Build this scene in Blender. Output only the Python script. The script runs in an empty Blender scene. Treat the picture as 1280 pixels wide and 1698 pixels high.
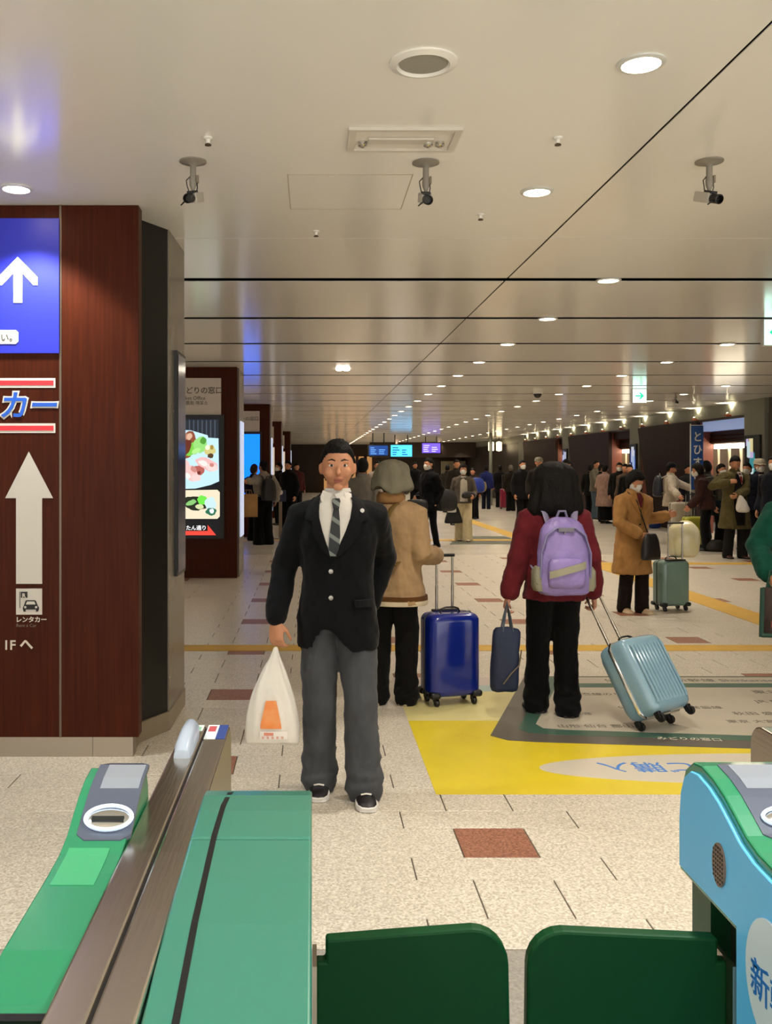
import bpy, bmesh, math, random
from mathutils import Vector, Matrix, Euler, noise
random.seed(7)
SC = bpy.context.scene
COL = SC.collection
# ------------------------------------------------------------------ camera, world, exposure
FPX, VX, VY, CAMH, CEIL = 1550.0, 518.0, 775.0, 1.54, 2.935
cam_d = bpy.data.cameras.new('camera'); cam = bpy.data.objects.new('camera', cam_d); COL.objects.link(cam)
cam.location = (0, 0, CAMH); cam.rotation_euler = (math.pi/2, 0, 0)
cam_d.sensor_fit = 'VERTICAL'; cam_d.sensor_height = 24.0; cam_d.lens = 24.0*FPX/1698.0
cam_d.shift_x = (640-VX)/1698.0; cam_d.shift_y = (VY-849)/1698.0
cam_d.clip_start = 0.05; cam_d.clip_end = 200
SC.camera = cam
w = bpy.data.worlds.new('world'); SC.world = w; w.use_nodes = True
w.node_tree.nodes['Background'].inputs[0].default_value = (1.0, .98, .95, 1)
w.node_tree.nodes['Background'].inputs[1].default_value = 1.3
SC.view_settings.view_transform = 'Standard'; SC.view_settings.look = 'None'
SC.view_settings.gamma = 1.0; SC.view_settings.use_curve_mapping = False
SC.view_settings.exposure = 0.86
SC.cycles.use_denoising = True; SC.cycles.adaptive_threshold = .02
SC.cycles.max_bounces = 6; SC.cycles.diffuse_bounces = 4; SC.cycles.glossy_bounces = 3
SC.cycles.sample_clamp_indirect = 6.0
LAMP_W = 62.0          # each ceiling downlight
LAMP_NEAR_W = 112.0     # brighter downlights over the gate line
LAMP_COL = (1.0, .90, .76); LAMP_NEAR_COL = (.97, 1.0, .96)

# ------------------------------------------------------------------ helpers
PI = math.pi
V = Vector
def W(px, py, Y): return V(((px-VX)*Y/FPX, Y, CAMH-(py-VY)*Y/FPX))
def GY(py): return CAMH*FPX/(py-VY)
def CY(py): return (CEIL-CAMH)*FPX/(VY-py)
def lin(c):
    if isinstance(c, str):
        c = c.lstrip('#'); c = [int(c[i:i+2], 16)/255 for i in (0, 2, 4)]
        c = [x/12.92 if x <= .04045 else ((x+.055)/1.055)**2.4 for x in c]
    return (c[0], c[1], c[2], 1)
MATS = {}
def mat(name, col, rough=.6, metal=0, spec=.5, var=0, vscale=8, bump=0, bscale=40, stretch=None, emit=None, estr=0,
        coat=0, sheen=0, alpha=1, trans=0, col2=None, wave=False, sss=0):
    if name in MATS: return MATS[name]
    m = bpy.data.materials.new(name); m.use_nodes = True
    nt = m.node_tree; b = nt.nodes['Principled BSDF']; L = nt.links
    b.inputs['Base Color'].default_value = lin(col); b.inputs['Roughness'].default_value = rough
    b.inputs['Metallic'].default_value = metal; b.inputs['Specular IOR Level'].default_value = spec
    b.inputs['Coat Weight'].default_value = coat; b.inputs['Coat Roughness'].default_value = .08 if coat < .9 else .22
    b.inputs['Sheen Weight'].default_value = sheen; b.inputs['Alpha'].default_value = alpha
    b.inputs['Transmission Weight'].default_value = trans
    if sss: b.inputs['Subsurface Weight'].default_value = sss; b.inputs['Subsurface Radius'].default_value = (.01, .004, .002)
    if emit is not None:
        b.inputs['Emission Color'].default_value = lin(emit); b.inputs['Emission Strength'].default_value = estr
    if var or bump:
        geo = nt.nodes.new('ShaderNodeNewGeometry') if stretch is None or stretch[0] != 'o' else None
        tc = nt.nodes.new('ShaderNodeTexCoord')
        src = geo.outputs['Position'] if geo else tc.outputs['Object']
        if stretch is not None:
            mp = nt.nodes.new('ShaderNodeMapping'); mp.inputs['Scale'].default_value = stretch[-3:]
            L.new(src, mp.inputs[0]); src = mp.outputs[0]
        if var:
            n = nt.nodes.new('ShaderNodeTexNoise'); n.inputs['Scale'].default_value = vscale; n.inputs['Detail'].default_value = 4
            L.new(src, n.inputs['Vector'])
            r = nt.nodes.new('ShaderNodeMapRange'); r.inputs[1].default_value = .3; r.inputs[2].default_value = .7
            L.new(n.outputs['Fac'], r.inputs[0])
            mx = nt.nodes.new('ShaderNodeMix'); mx.data_type = 'RGBA'
            c = lin(col); c2 = lin(col2) if col2 else tuple(x*(1-var) for x in c[:3])+(1,)
            mx.inputs[6].default_value = c; mx.inputs[7].default_value = c2
            L.new(r.outputs[0], mx.inputs[0]); L.new(mx.outputs[2], b.inputs['Base Color'])
        if bump:
            n2 = nt.nodes.new('ShaderNodeTexNoise'); n2.inputs['Scale'].default_value = bscale; n2.inputs['Detail'].default_value = 3
            L.new(src, n2.inputs['Vector'])
            bp = nt.nodes.new('ShaderNodeBump'); bp.inputs['Strength'].default_value = bump; bp.inputs['Distance'].default_value = .01
            L.new(n2.outputs['Fac'], bp.inputs['Height']); L.new(bp.outputs[0], b.inputs['Normal'])
    MATS[name] = m
    return m
def cloth(col, rough=.85):
    return mat('cloth_'+col.strip('#'), col, rough, spec=.12, var=.25, vscale=14, bump=.8, bscale=17, stretch=('o', 1, 1, .5), sheen=.05)
def emis(name, col, s):
    m = mat(name, '#000000', .5, emit=col, estr=s); m.cycles.emission_sampling = 'NONE' if name not in ('blue_screen', 'shop_tube_light') else 'AUTO'; return m

def tag(o, label=None, cat=None, group=None, kind=None):
    if label: o['label'] = label
    if cat: o['category'] = cat
    if group: o['group'] = group
    if kind: o['kind'] = kind
    return o
def empty(name, loc=(0,0,0), rz=0, label=None, cat=None, group=None, kind=None, scale=1, parent=None):
    o = bpy.data.objects.new(name, None); COL.objects.link(o); o.location = loc; o.rotation_euler = (0,0,rz)
    o.scale = (scale,)*3; o.empty_display_size = .1
    if parent: o.parent = parent
    return tag(o, label, cat, group, kind)
def copy_tree(o, parent=None):
    c = o.copy(); COL.objects.link(c); c.parent = parent
    for ch in o.children: copy_tree(ch, c)
    return c
BAKE = []
class MB:
    def __init__(s): s.v = []; s.f = []
    def add(s, vs, fs):
        k = len(s.v); s.v += [V(p) for p in vs]; s.f += [tuple(i+k for i in f) for f in fs]; return s
    def box(s, c, d, m=None):
        x, y, z = d[0]/2, d[1]/2, d[2]/2
        vs = [V((a*x, b*y, e*z)) for a in (-1,1) for b in (-1,1) for e in (-1,1)]
        if m is not None: vs = [m @ p for p in vs]
        c = V(c)
        return s.add([p+c for p in vs], [(0,1,3,2),(4,6,7,5),(0,4,5,1),(2,3,7,6),(0,2,6,4),(1,5,7,3)])
    def bx(s, x0, x1, y0, y1, z0, z1): return s.box(((x0+x1)/2,(y0+y1)/2,(z0+z1)/2), (x1-x0,y1-y0,z1-z0))
    def prism(s, poly, fn0, fn1):
        n = len(poly); vs = [fn0(*p) for p in poly]+[fn1(*p) for p in poly]
        fs = [tuple(range(n-1,-1,-1)), tuple(range(n,2*n))]+[(i,(i+1)%n,n+(i+1)%n,n+i) for i in range(n)]
        return s.add(vs, fs)
    def px(s, poly, x0, x1): return s.prism(poly, lambda a,b: (x0,a,b), lambda a,b: (x1,a,b))     # poly in (y,z)
    def py(s, poly, y0, y1): return s.prism(poly, lambda a,b: (a,y0,b), lambda a,b: (a,y1,b))     # poly in (x,z)
    def pz(s, poly, z0, z1): return s.prism(poly, lambda a,b: (a,b,z0), lambda a,b: (a,b,z1))
    def rings(s, rings, closed=False):
        n = len(rings[0]); vs = [p for r in rings for p in r]; fs = []
        for i in range(len(rings)-1):
            for j in range(n):
                a, b = i*n+j, i*n+(j+1)%n; fs.append((a,b,b+n,a+n))
        fs.append(tuple(range(n-1,-1,-1))); k = (len(rings)-1)*n; fs.append(tuple(range(k,k+n)))
        return s.add(vs, fs)
    def tube(s, pts, rad, n=12, flat=1.0, up=(0,0,1)):
        pts = [V(p) for p in pts]
        if not hasattr(rad, '__len__'): rad = [rad]*len(pts)
        rs = []; prev = None
        for i, p in enumerate(pts):
            t = (pts[min(i+1,len(pts)-1)]-pts[max(i-1,0)]).normalized()
            if prev is None:
                u = V(up) if abs(t.dot(V(up))) < .95 else V((1,0,0))
                a = t.cross(u).normalized()
            else: a = (prev-t*prev.dot(t)).normalized()
            prev = a; b = t.cross(a)
            rs.append([p+a*math.cos(q)*rad[i]+b*math.sin(q)*rad[i]*flat for q in [2*PI*k/n for k in range(n)]])
        return s.rings(rs)
    def limb(s, pts, rad, n=12):     # tube with rounded ends
        pts = [V(p) for p in pts]
        d0 = (pts[0]-pts[1]).normalized(); d1 = (pts[-1]-pts[-2]).normalized()
        P = [pts[0]+d0*rad[0]*.8, pts[0]+d0*rad[0]*.5]+pts+[pts[-1]+d1*rad[-1]*.5, pts[-1]+d1*rad[-1]*.8]
        R = [rad[0]*.4, rad[0]*.8]+list(rad)+[rad[-1]*.8, rad[-1]*.4]
        return s.tube(P, R, n)
    def loft(s, secs, n=24, p=2.4):  # (cx, cy, z, a, b)
        rs = []
        for (cx, cy, z, a, b) in secs:
            r = []
            for k in range(n):
                q = 2*PI*k/n; c, d = math.cos(q), math.sin(q)
                r.append(V((cx+a*math.copysign(abs(c)**(2/p), c), cy+b*math.copysign(abs(d)**(2/p), d), z)))
            rs.append(r)
        return s.rings(rs)
    def lathe(s, prof, n=24, c=(0,0,0), axis='z'):
        rs = []
        for (r, z) in prof:
            ring = []
            for k in range(n):
                q = 2*PI*k/n; x, y = r*math.cos(q), r*math.sin(q)
                p = (x,y,z) if axis == 'z' else ((x,z,y) if axis == 'y' else (z,x,y))
                ring.append(V(c)+V(p))
            rs.append(ring)
        return s.rings(rs)
    def blob(s, c, r, m=None, nu=16, nv=10, fn=None):
        rs = []
        for i in range(nv+1):
            t = PI*(i+.02)/(nv+.04); ring = []
            for k in range(nu):
                q = 2*PI*k/nu
                d = V((math.sin(t)*math.cos(q), math.sin(t)*math.sin(q), math.cos(t)))
                p = fn(d) if fn else V((d.x*r[0], d.y*r[1], d.z*r[2]))
                if m is not None: p = m @ p
                ring.append(p+V(c))
            rs.append(ring)
        return s.rings(rs)
    def xf(s, fn): s.v = [fn(p) for p in s.v]; return s
    def build(s, name, material, parent=None, smooth=False, bevel=0, bseg=2, loc=None, remesh=0, sm=0, disp=0, dscale=.12, solid=0, sub=0):
        me = bpy.data.meshes.new(name); me.from_pydata([tuple(p) for p in s.v], [], s.f); me.update()
        bm = bmesh.new(); bm.from_mesh(me); bmesh.ops.recalc_face_normals(bm, faces=bm.faces)
        if bevel:
            es = [e for e in bm.edges if len(e.link_faces) == 2 and e.calc_face_angle(0) > .5]
            bmesh.ops.bevel(bm, geom=es, offset=bevel, segments=bseg, profile=.5, affect='EDGES', clamp_overlap=True)
        bm.to_mesh(me); bm.free()
        if material: me.materials.append(material)
        o = bpy.data.objects.new(name, me); COL.objects.link(o)
        if parent: o.parent = parent
        if loc is not None: o.location = loc
        if smooth or remesh:
            me.polygons.foreach_set('use_smooth', [True]*len(me.polygons))
        if smooth and not remesh:
            me.set_sharp_from_angle(angle=math.radians(40))
        if solid:
            m = o.modifiers.new('s', 'SOLIDIFY'); m.thickness = solid; m.offset = 0
        if sub:
            m = o.modifiers.new('u', 'SUBSURF'); m.levels = sub; m.render_levels = sub
        if remesh:
            m = o.modifiers.new('r', 'REMESH'); m.mode = 'VOXEL'; m.voxel_size = remesh; m.use_smooth_shade = True
            if sm:
                m = o.modifiers.new('m', 'SMOOTH'); m.factor = .5; m.iterations = sm
        if disp:
            t = bpy.data.textures.new('folds', 'CLOUDS'); t.noise_scale = dscale; t.noise_depth = 2
            m = o.modifiers.new('d', 'DISPLACE'); m.texture = t; m.strength = disp; m.mid_level = .5; m.texture_coords = 'LOCAL'
        if remesh or disp or solid or sub: BAKE.append(o)
        return o
def bake_all():
    dg = bpy.context.evaluated_depsgraph_get(); dg.update()
    out = []
    for o in BAKE:
        out.append((o, bpy.data.meshes.new_from_object(o.evaluated_get(dg))))
    for o, me in out:
        o.modifiers.clear(); me.name = o.name; o.data = me
        me.polygons.foreach_set('use_smooth', [True]*len(me.polygons))
    BAKE.clear()
TEXTS = []
def text(body, size, loc, material, parent=None, rot=(PI/2,0,0), bold=0, ext=.0008, align='LEFT', shear=0, name='lettering', sx=1.0, space=1.0):
    c = bpy.data.curves.new(name, 'FONT'); c.body = body; c.size = size; c.offset = bold; c.extrude = ext; c.shear = shear
    c.align_x = align; c.align_y = 'BOTTOM_BASELINE'; c.space_character = space; c.resolution_u = 3
    c.materials.append(material)
    o = bpy.data.objects.new(name, c); COL.objects.link(o); o.location = loc; o.rotation_euler = rot; o.scale = (sx,1,1)
    if parent: o.parent = parent
    TEXTS.append(o); return o
def bake_texts():
    dg = bpy.context.evaluated_depsgraph_get(); dg.update()
    for o in TEXTS:
        me = bpy.data.meshes.new_from_object(o.evaluated_get(dg)); me.name = o.name
        n = bpy.data.objects.new(o.name, me); COL.objects.link(n)
        n.location = o.location; n.rotation_euler = o.rotation_euler; n.scale = o.scale; n.parent = o.parent
        nm = o.name
        bpy.data.objects.remove(o); n.name = nm
    TEXTS.clear()
def spot(loc, energy, col, angle=150, rad=.06, parent=None, rot=(0,0,0), blend=.6):
    l = bpy.data.lights.new('lamp_light', 'SPOT'); l.energy = energy; l.color = col; l.spot_size = math.radians(angle); l.spot_blend = blend
    l.shadow_soft_size = rad
    o = bpy.data.objects.new('lamp_light', l); COL.objects.link(o); o.location = loc; o.rotation_euler = rot
    if parent: o.parent = parent
    return o

# ------------------------------------------------------------------ materials of the place
M_ceil = mat('ceiling_panel_enamel', '#f4f1ea', .17, spec=.5, var=.04, vscale=.7, bump=.035, bscale=3, stretch=(1, .25, 1))
M_dark = mat('slot_black', '#0c0b0a', .8)
def granite(name, c1, c2, rough):
    m = bpy.data.materials.new(name); m.use_nodes = True; nt = m.node_tree; b = nt.nodes['Principled BSDF']; L = nt.links
    g = nt.nodes.new('ShaderNodeNewGeometry')
    vo = nt.nodes.new('ShaderNodeTexVoronoi'); vo.inputs['Scale'].default_value = 130
    no = nt.nodes.new('ShaderNodeTexNoise'); no.inputs['Scale'].default_value = 90; no.inputs['Detail'].default_value = 5
    nl = nt.nodes.new('ShaderNodeTexNoise'); nl.inputs['Scale'].default_value = 1.3
    for n in (vo, no, nl): L.new(g.outputs['Position'], n.inputs['Vector'])
    bw = nt.nodes.new('ShaderNodeRGBToBW'); L.new(vo.outputs['Color'], bw.inputs[0])
    ad = nt.nodes.new('ShaderNodeMath'); ad.operation = 'MULTIPLY_ADD'; ad.inputs[1].default_value = .55
    L.new(bw.outputs[0], ad.inputs[0]); L.new(no.outputs['Fac'], ad.inputs[2])
    r = nt.nodes.new('ShaderNodeMapRange'); r.inputs[1].default_value = .45; r.inputs[2].default_value = 1.05; L.new(ad.outputs[0], r.inputs[0])
    mx = nt.nodes.new('ShaderNodeMix'); mx.data_type = 'RGBA'; mx.inputs[6].default_value = lin(c1); mx.inputs[7].default_value = lin(c2)
    L.new(r.outputs[0], mx.inputs[0])
    m2 = nt.nodes.new('ShaderNodeMix'); m2.data_type = 'RGBA'; m2.blend_type = 'MULTIPLY'; m2.inputs[0].default_value = .12
    L.new(mx.outputs[2], m2.inputs[6]); L.new(nl.outputs['Fac'], m2.inputs[7]); L.new(m2.outputs[2], b.inputs['Base Color'])
    rr = nt.nodes.new('ShaderNodeMapRange'); rr.inputs[3].default_value = rough-.04; rr.inputs[4].default_value = rough+.06
    L.new(nl.outputs['Fac'], rr.inputs[0]); L.new(rr.outputs[0], b.inputs['Roughness'])
    return m
M_tile = granite('granite_beige', '#a99e8c', '#e8dfd0', .30)
M_tile_far = granite('granite_beige_far', '#a99e8c', '#e8dfd0', .22)
M_brown_tile = granite('granite_brown', '#6e4030', '#a9745a', .4)
M_grey_tile = granite('granite_grey', '#837e76', '#a39d94', .35)
M_joint = mat('joint_grout', '#5d5348', .9)
M_yellow = mat('tactile_yellow', '#cda23c', .55, var=.15, vscale=6)
M_wood = mat('walnut_veneer', '#4c1e0b', .40, spec=.1, var=.35, vscale=5, stretch=(12, 12, .5), col2='#3a1507')
M_wood_dark = mat('dark_red_panel', '#26100a', .5, spec=.2, var=.2, vscale=4)
M_red_panel = mat('red_brown_panel', '#6e3320', .5)
M_steel = mat('brushed_steel', '#a79c8e', .3, metal=1, bump=.05, bscale=300, stretch=(1, 1, 40))
M_steel_dark = mat('rail_steel', '#d2cac0', .22, metal=1, bump=.02, bscale=200, stretch=(1, .05, 1))
M_black = mat('black_plastic', '#0b0b0c', .4)
M_blackpanel = mat('black_panel', '#12130f', .35)
M_beige_panel = mat('beige_stone_panel', '#7b7264', .25, var=.12, vscale=3)
M_white = mat('white_print', '#e9e2d8', .5)
M_cream = mat('cream_print', '#d9d0bf', .55)
M_green_gate = mat('gate_green', '#247764', .3, spec=.8, coat=1.0)
M_green_trim = mat('gate_green_bright', '#1f8058', .25, coat=.5)
M_green_dark = mat('flap_green', '#013a18', .5, spec=.2)
M_green_deep = mat('gate_green_deep', '#0d4526', .4)  # deeper green paint of the end post
M_blue_gate = mat('gate_blue', '#68c8ff', .4, var=.06, vscale=3)
M_grey_post = mat('fascia_grey', '#7f8074', .5)
M_chrome = mat('chrome', '#d8d8d8', .12, metal=1)
M_whiteplastic = mat('white_plastic', '#d7d7d2', .4)
M_greyplastic = mat('grey_plastic', '#9a948a', .45)
# ================================================================== FLOOR
floor = MB().bx(-7, 12, -6, 58, -.25, -.004).build('floor', M_joint); tag(floor, 'beige granite station floor with brown accent tiles', None, None, 'structure')
TY0, TY1 = 2.98, 16.0
def unit_tile(w_, d_, m, nm):
    b = MB(); g = .003; x, y = w_/2-g, d_/2-.001; c = .0015
    b.add([(-x,-y,-.01),(x,-y,-.01),(x,y,-.01),(-x,y,-.01),(-x,-y,-.0008),(x,-y,-.0008),(x,y,-.0008),(-x,y,-.0008),
           (-x+c,-y+c,0),(x-c,-y+c,0),(x-c,y-c,0),(-x+c,y-c,0)],
          [(0,1,5,4),(1,2,6,5),(2,3,7,6),(3,0,4,7),(4,5,9,8),(5,6,10,9),(6,7,11,10),(7,4,8,11),(8,9,10,11)])
    return b
TILEMESH = {}
stuff = MB(); tile_n = 0
rows = []
y = 3.69-.2-.3-.2; k = 0
y0 = 2.99
seq = [(2.99, .2), (3.19, .3)]
yy = 3.49; 
while yy < TY1:
    seq.append((yy, .2)); seq.append((yy+.2, .3)); yy += .5
for (ya, d) in seq:
    wide = d > .25
    yc = ya+d/2
    if wide: edges = [.6+1.3*i+o for i in range(-7, 9) for o in (0, .3)]
    else: edges = [.39+1.3*i+o for i in range(-7, 9) for o in (0, .747)]
    for a, b_ in zip(edges[:-1], edges[1:]):
        if a < -6.9 or b_ > 9.7: continue
        brown = False
        if wide and b_-a < .4:
            ci = round((a-.6)/1.3); off = 0 if ci % 2 == 0 else .75
            fr = ((yc-3.84-off)/1.5)
            # a brown square in every third wide row; odd columns sit one row further
            r3 = round((yc-3.84)/.5)
            brown = (r3 % 3 == (0 if ci % 2 == 0 else 2))
        xl = 518+a*FPX/yc; xr = 518+b_*FPX/yc
        near = (yc < 7.1 if not wide else yc < 8.3) and xr > 280 and xl < 1300
        m = M_brown_tile if brown else M_tile
        if (near or brown) and tile_n < 300:
            key = (round(b_-a, 3), d, brown)
            if key not in TILEMESH:
                o = unit_tile(b_-a, d, m, '').build('floor_tile' if not brown else 'brown_floor_tile', m, floor, loc=((a+b_)/2, yc, 0)); TILEMESH[key] = o
            else:
                o = TILEMESH[key].copy(); COL.objects.link(o); o.location = ((a+b_)/2, yc, 0)
            tile_n += 1
        else:
            t = unit_tile(b_-a, d, m, ''); stuff.add([p+V(((a+b_)/2, yc, 0)) for p in t.v], t.f)
o = stuff.build('paving', M_tile, floor); tag(o, kind='stuff')
MB().bx(-7, 9.7, seq[-1][0]+.3, 58, -.01, 0).build('far_paving', M_tile_far, floor)
# grey tiles in the gate line
gt = None
for i in range(-6, 12):
    for j in range(0, 5):
        xc, yc = -.02+.6*i+.1, 2.985-.3-.6*j
        if j > 1 and gt is not None and (i < -1 or i > 4): continue
        if gt is None: gt = unit_tile(.6, .6, M_grey_tile, '').build('grey_floor_tile', M_grey_tile, floor, loc=(xc, yc, 0))
        else: o = gt.copy(); COL.objects.link(o); o.location = (xc, yc, 0)
MB().bx(-7, 9.7, -6, -.1, -.01, -.001).build('rear_paving', M_tile, floor)
# tactile guide strips
def strip(x0, x1, y0, y1): MB().bx(x0, x1, y0, y1, -.002, .004).build('tactile_strip', M_yellow, floor)
strip(-6.9, 4.36, 7.84, 8.09); strip(4.70, 9.0, 7.84, 8.09); strip(4.36, 4.70, 7.84, 30.0)
strip(-6.9, 4.36, 19.6, 19.95); strip(4.70, 9.0, 14.8, 15.1)

# ================================================================== CEILING
ceiling = MB().bx(-7, 10, -6, 58, CEIL+.10, CEIL+.3).build('ceiling', M_dark); tag(ceiling, 'glossy beige metal panel ceiling with dark cross slots', kind='structure')
SLOTS = [6.95+1.80*i for i in range(28)]
cuts = [(-6.0, -6.0), (5.685, 5.697)]+[(s-.062, s+.062) for s in SLOTS]+[(58, 58)]
XS = [(-7.0, 1.434), (1.446, 10.0)]
PM = {}
for (a0, a1), (b0, b1) in zip(cuts[:-1], cuts[1:]):
    for (x0, x1) in XS:
        if a1 < -5:
            pass
        MB().bx(x0, x1, a1, b0, CEIL, CEIL+.004).build('ceiling_panel', M_ceil, ceiling)
def downlight(x, y, label, group, near=False, watts=None, r=.075, dz=0, cone=125):
    e = empty('ceiling_downlight', (x, y, CEIL+dz), 0, label, 'ceiling light', group)
    MB().lathe([(r*1.25, .0), (r*1.25, -.006), (r*1.0, -.010), (r*.98, .0)], 20).build('rim', M_whiteplastic, e, smooth=True)
    MB().lathe([(r*.98, -.004), (r*.6, -.009), (.004, -.011)], 20).build('lens', emis('lens_glow', '#ffe9c6', 14), e, smooth=True)
    wv = watts if watts is not None else LAMP_W
    if wv: spot((0, 0, -.03), wv, LAMP_NEAR_COL if near else LAMP_COL, cone, .07, e, blend=.35 if cone < 120 else .9)
    return e
for (px, py, lb) in [(1063, 104, 'large round downlight nearest the camera on the right ceiling'), (890, 317, 'round downlight between two security cameras on ceiling'), (27, 312, 'round downlight above the blue arrow sign')]:
    Y = CY(py); downlight((px-VX)*Y/FPX, Y, lb, None, px < 100, LAMP_NEAR_W*(.62 if px < 100 else .6), r=.066, cone=105 if px < 100 else 125)
ORD = ['first','second','third','fourth','fifth','sixth','seventh','eighth','ninth','tenth','eleventh','twelfth','thirteenth','fourteenth','fifteenth','sixteenth','seventeenth','eighteenth','nineteenth','twentieth']+['twenty-'+q for q in ('first','second','third','fourth','fifth','sixth','seventh','eighth','ninth')]
for i, s in enumerate(SLOTS):
    downlight(2.2, s, ORD[i]+' nearest downlight in the ceiling row just right of the middle', 'downlights in the middle row', watts=LAMP_W, dz=-.002)
    if i > 1: downlight(4.68, s, ORD[i-2]+' nearest downlight in the ceiling row above the yellow guide strip', 'downlights in the second row', watts=LAMP_W, dz=-.002)
    if i > 3: downlight(7.05, s, ORD[i-4]+' nearest downlight in the ceiling row beside the shops', 'downlights in the row beside the shops', watts=LAMP_W*.5, dz=-.002)
# lamps over the gate line; unseen rows behind the camera added to brighten the ceiling
for x in (-4.0, -1.5, 1.13, 3.6, 6.1):
    for y in (-4.8, -2.9, -.9, 1.3):
        downlight(x, y, 'unseen round downlight over and behind the ticket gates', 'downlights over the ticket gates', True, LAMP_NEAR_W*(2.1 if y < -2 else 1.0), r=.066)
for i in range(0, 14, 2):
    downlight(-4.2, SLOTS[i], 'unseen round downlight added in the aisle left of the wood kiosks', 'unseen added downlights left of the kiosks', watts=LAMP_W*1.6)  # unseen aisle lamps, added so more bounce reaches the ceiling
for x in (3.6, 6.1):
    downlight(x, 3.9, 'round downlight right of the gates', 'downlights right of the gates', False, LAMP_NEAR_W*.6, r=.066)
e = empty('spot_lamp', (.43, 13.2, CEIL), 0, 'small bright twin ceiling spot left of the middle row', 'ceiling light')
for dx in (-.05, .05):
    MB().lathe([(.05, 0), (.05, -.02), (.03, -.03)], 14, c=(dx,0,0)).build('lamp_head', emis('spot_glow', '#fff2dc', 10), e)
# ceiling speaker, emergency light, hatch, sprinklers
e = empty('ceiling_speaker', (.382, 3.22, CEIL), 0, 'round grey ceiling speaker grille with pale rim', 'speaker')
MB().lathe([(.118, 0), (.118, -.006), (.092, -.014), (.085, -.006), (.085, 0)], 40).build('rim', M_ceil, e, smooth=True)
MB().lathe([(.086, -.004), (.05, -.008), (.003, -.009)], 40).build('grille', mat('speaker_mesh', '#b5b0a2', .7, bump=.8, bscale=400), e, smooth=True)
e = empty('emergency_light', (.385, 3.97, CEIL), 0, 'rectangular recessed ceiling luminaire with pale frame', 'ceiling light')
f = MB()
for (x0,x1,y0,y1) in [(-.235,.235,-.135,-.115),(-.235,.235,.115,.135),(-.235,-.205,-.115,.115),(.205,.235,-.115,.115)]: f.bx(x0,x1,y0,y1,-.012,0)
f.build('frame', mat('frame_grey', '#d5cfc4', .35), e)
MB().bx(-.205,.205,-.115,.115,-.002,0).build('backing', M_white, e)
MB().bx(-.15,.13,-.03,.03,-.014,-.002).build('tube_cover', mat('tube_grey', '#cfc8bc', .3), e, bevel=.004)
for x in (-.17, .16, .11): MB().lathe([(.02,-.002),(.02,-.02),(.01,-.026)], 12, c=(x,.03,0)).build('lamp_cap', M_chrome, e, smooth=True)
e = empty('access_hatch', (.18, 4.75, CEIL), 0, 'flush square ceiling access hatch beside middle camera', 'hatch')
f = MB()
for (x0,x1,y0,y1) in [(-.3,.3,-.30,-.296),(-.3,.3,.296,.30),(-.3,-.296,-.3,.3),(.296,.3,-.3,.3)]: f.bx(x0,x1,y0,y1,-.0015,0)
f.build('hatch_edge', mat('hatch_line', '#b3aa99', .6), e)
for (px, py, lb) in [(925, 228, 'small ceiling sprinkler right of the luminaire'), (797, 355, 'small ceiling sprinkler right of the middle camera'), (345, 228, 'small ceiling sprinkler above the left camera'), (524, 383, 'small flat ceiling sensor near the thin joint')]:
    Y = CY(py); e = empty('sprinkler', ((px-VX)*Y/FPX, Y, CEIL), 0, lb, 'sprinkler')
    MB().lathe([(.02,0),(.02,-.006),(.009,-.01),(.008,-.025)], 14).build('escutcheon', M_ceil, e, smooth=True)
    MB().lathe([(.008,-.025),(.014,-.03),(.014,-.034),(.004,-.036)], 14).build('deflector', mat('sprinkler_bronze', '#5b4a3b', .4, metal=.6), e, smooth=True)
# security cameras
def sec_cam(px, py, rz, tilt, label):
    Y = CY(py); e = empty('security_camera', ((px-VX)*Y/FPX, Y, CEIL), 0, label, 'security camera', 'ceiling security cameras')
    g = mat('camera_grey', '#8f887c', .4)
    MB().lathe([(.062,0),(.062,-.006),(.03,-.012),(.016,-.02),(.014,-.022)], 28).build('mount_plate', g, e, smooth=True)
    MB().lathe([(.014,-.015),(.014,-.07),(.0165,-.09),(.0165,-.11),(.009,-.128),(.004,-.14)], 18).build('stem', g, e, smooth=True)
    MB().box((.021,0,-.083),(.010,.02,.034)).build('junction_box', mat('box_grey','#877b68',.5), e, bevel=.002)
    m = Matrix.Rotation(rz, 4, 'Z') @ Matrix.Rotation(tilt, 4, 'X')
    c = V((0,0,-.168))
    b = MB().box((0,.03,0),(.05,.10,.046)); b.xf(lambda p: m@p+c); body = b.build('housing', mat('camera_white','#b9b2a6',.35), e, bevel=.006)
    b = MB().box((0,.0,.026),(.036,.05,.012)); b.xf(lambda p: m@p+c); b.build('bracket', M_black, e, bevel=.002)
    b = MB().lathe([(.012,0),(.021,-.005),(.022,-.05),(.018,-.052),(.016,-.03)], 20, axis='y'); b.xf(lambda p: m@(p+V((0,-.02,0)))+c); b.build('lens_hood', M_black, e, smooth=True)
    MB().tube([(-.012,0,-.07),(-.03,-.005,-.09),(-.026,-.005,-.115),(-.015,.01,-.15)], .0025, 8).build('cable', M_black, e, smooth=True)
    MB().tube([(.018,0,-.1),(.02,0,-.12),(.014,.01,-.15)], .0025, 8).build('cable', M_black, e, smooth=True)
    b = MB().tube([(-.02,-.05,-.01),(-.042,-.052,-.028)], [.004,.003], 8); b.xf(lambda p: m@p+c); b.build('lever', M_black, e)
    return e
sec_cam(320, 267, -.25, .30, 'left ceiling security camera on short grey stem above the wood kiosk')
sec_cam(706, 269, .05, .35, 'middle ceiling security camera below the rectangular luminaire')
sec_cam(1176, 267, .3, .35, 'right ceiling security camera beyond the long diagonal ceiling joint')
e = sec_cam(1120, 651, .2, .3, 'tiny distant security camera right of the green exit sign')
e = empty('dome_camera', (4.12, 17.1, CEIL), 0, 'small black dome camera on the far ceiling', 'security camera')
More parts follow.
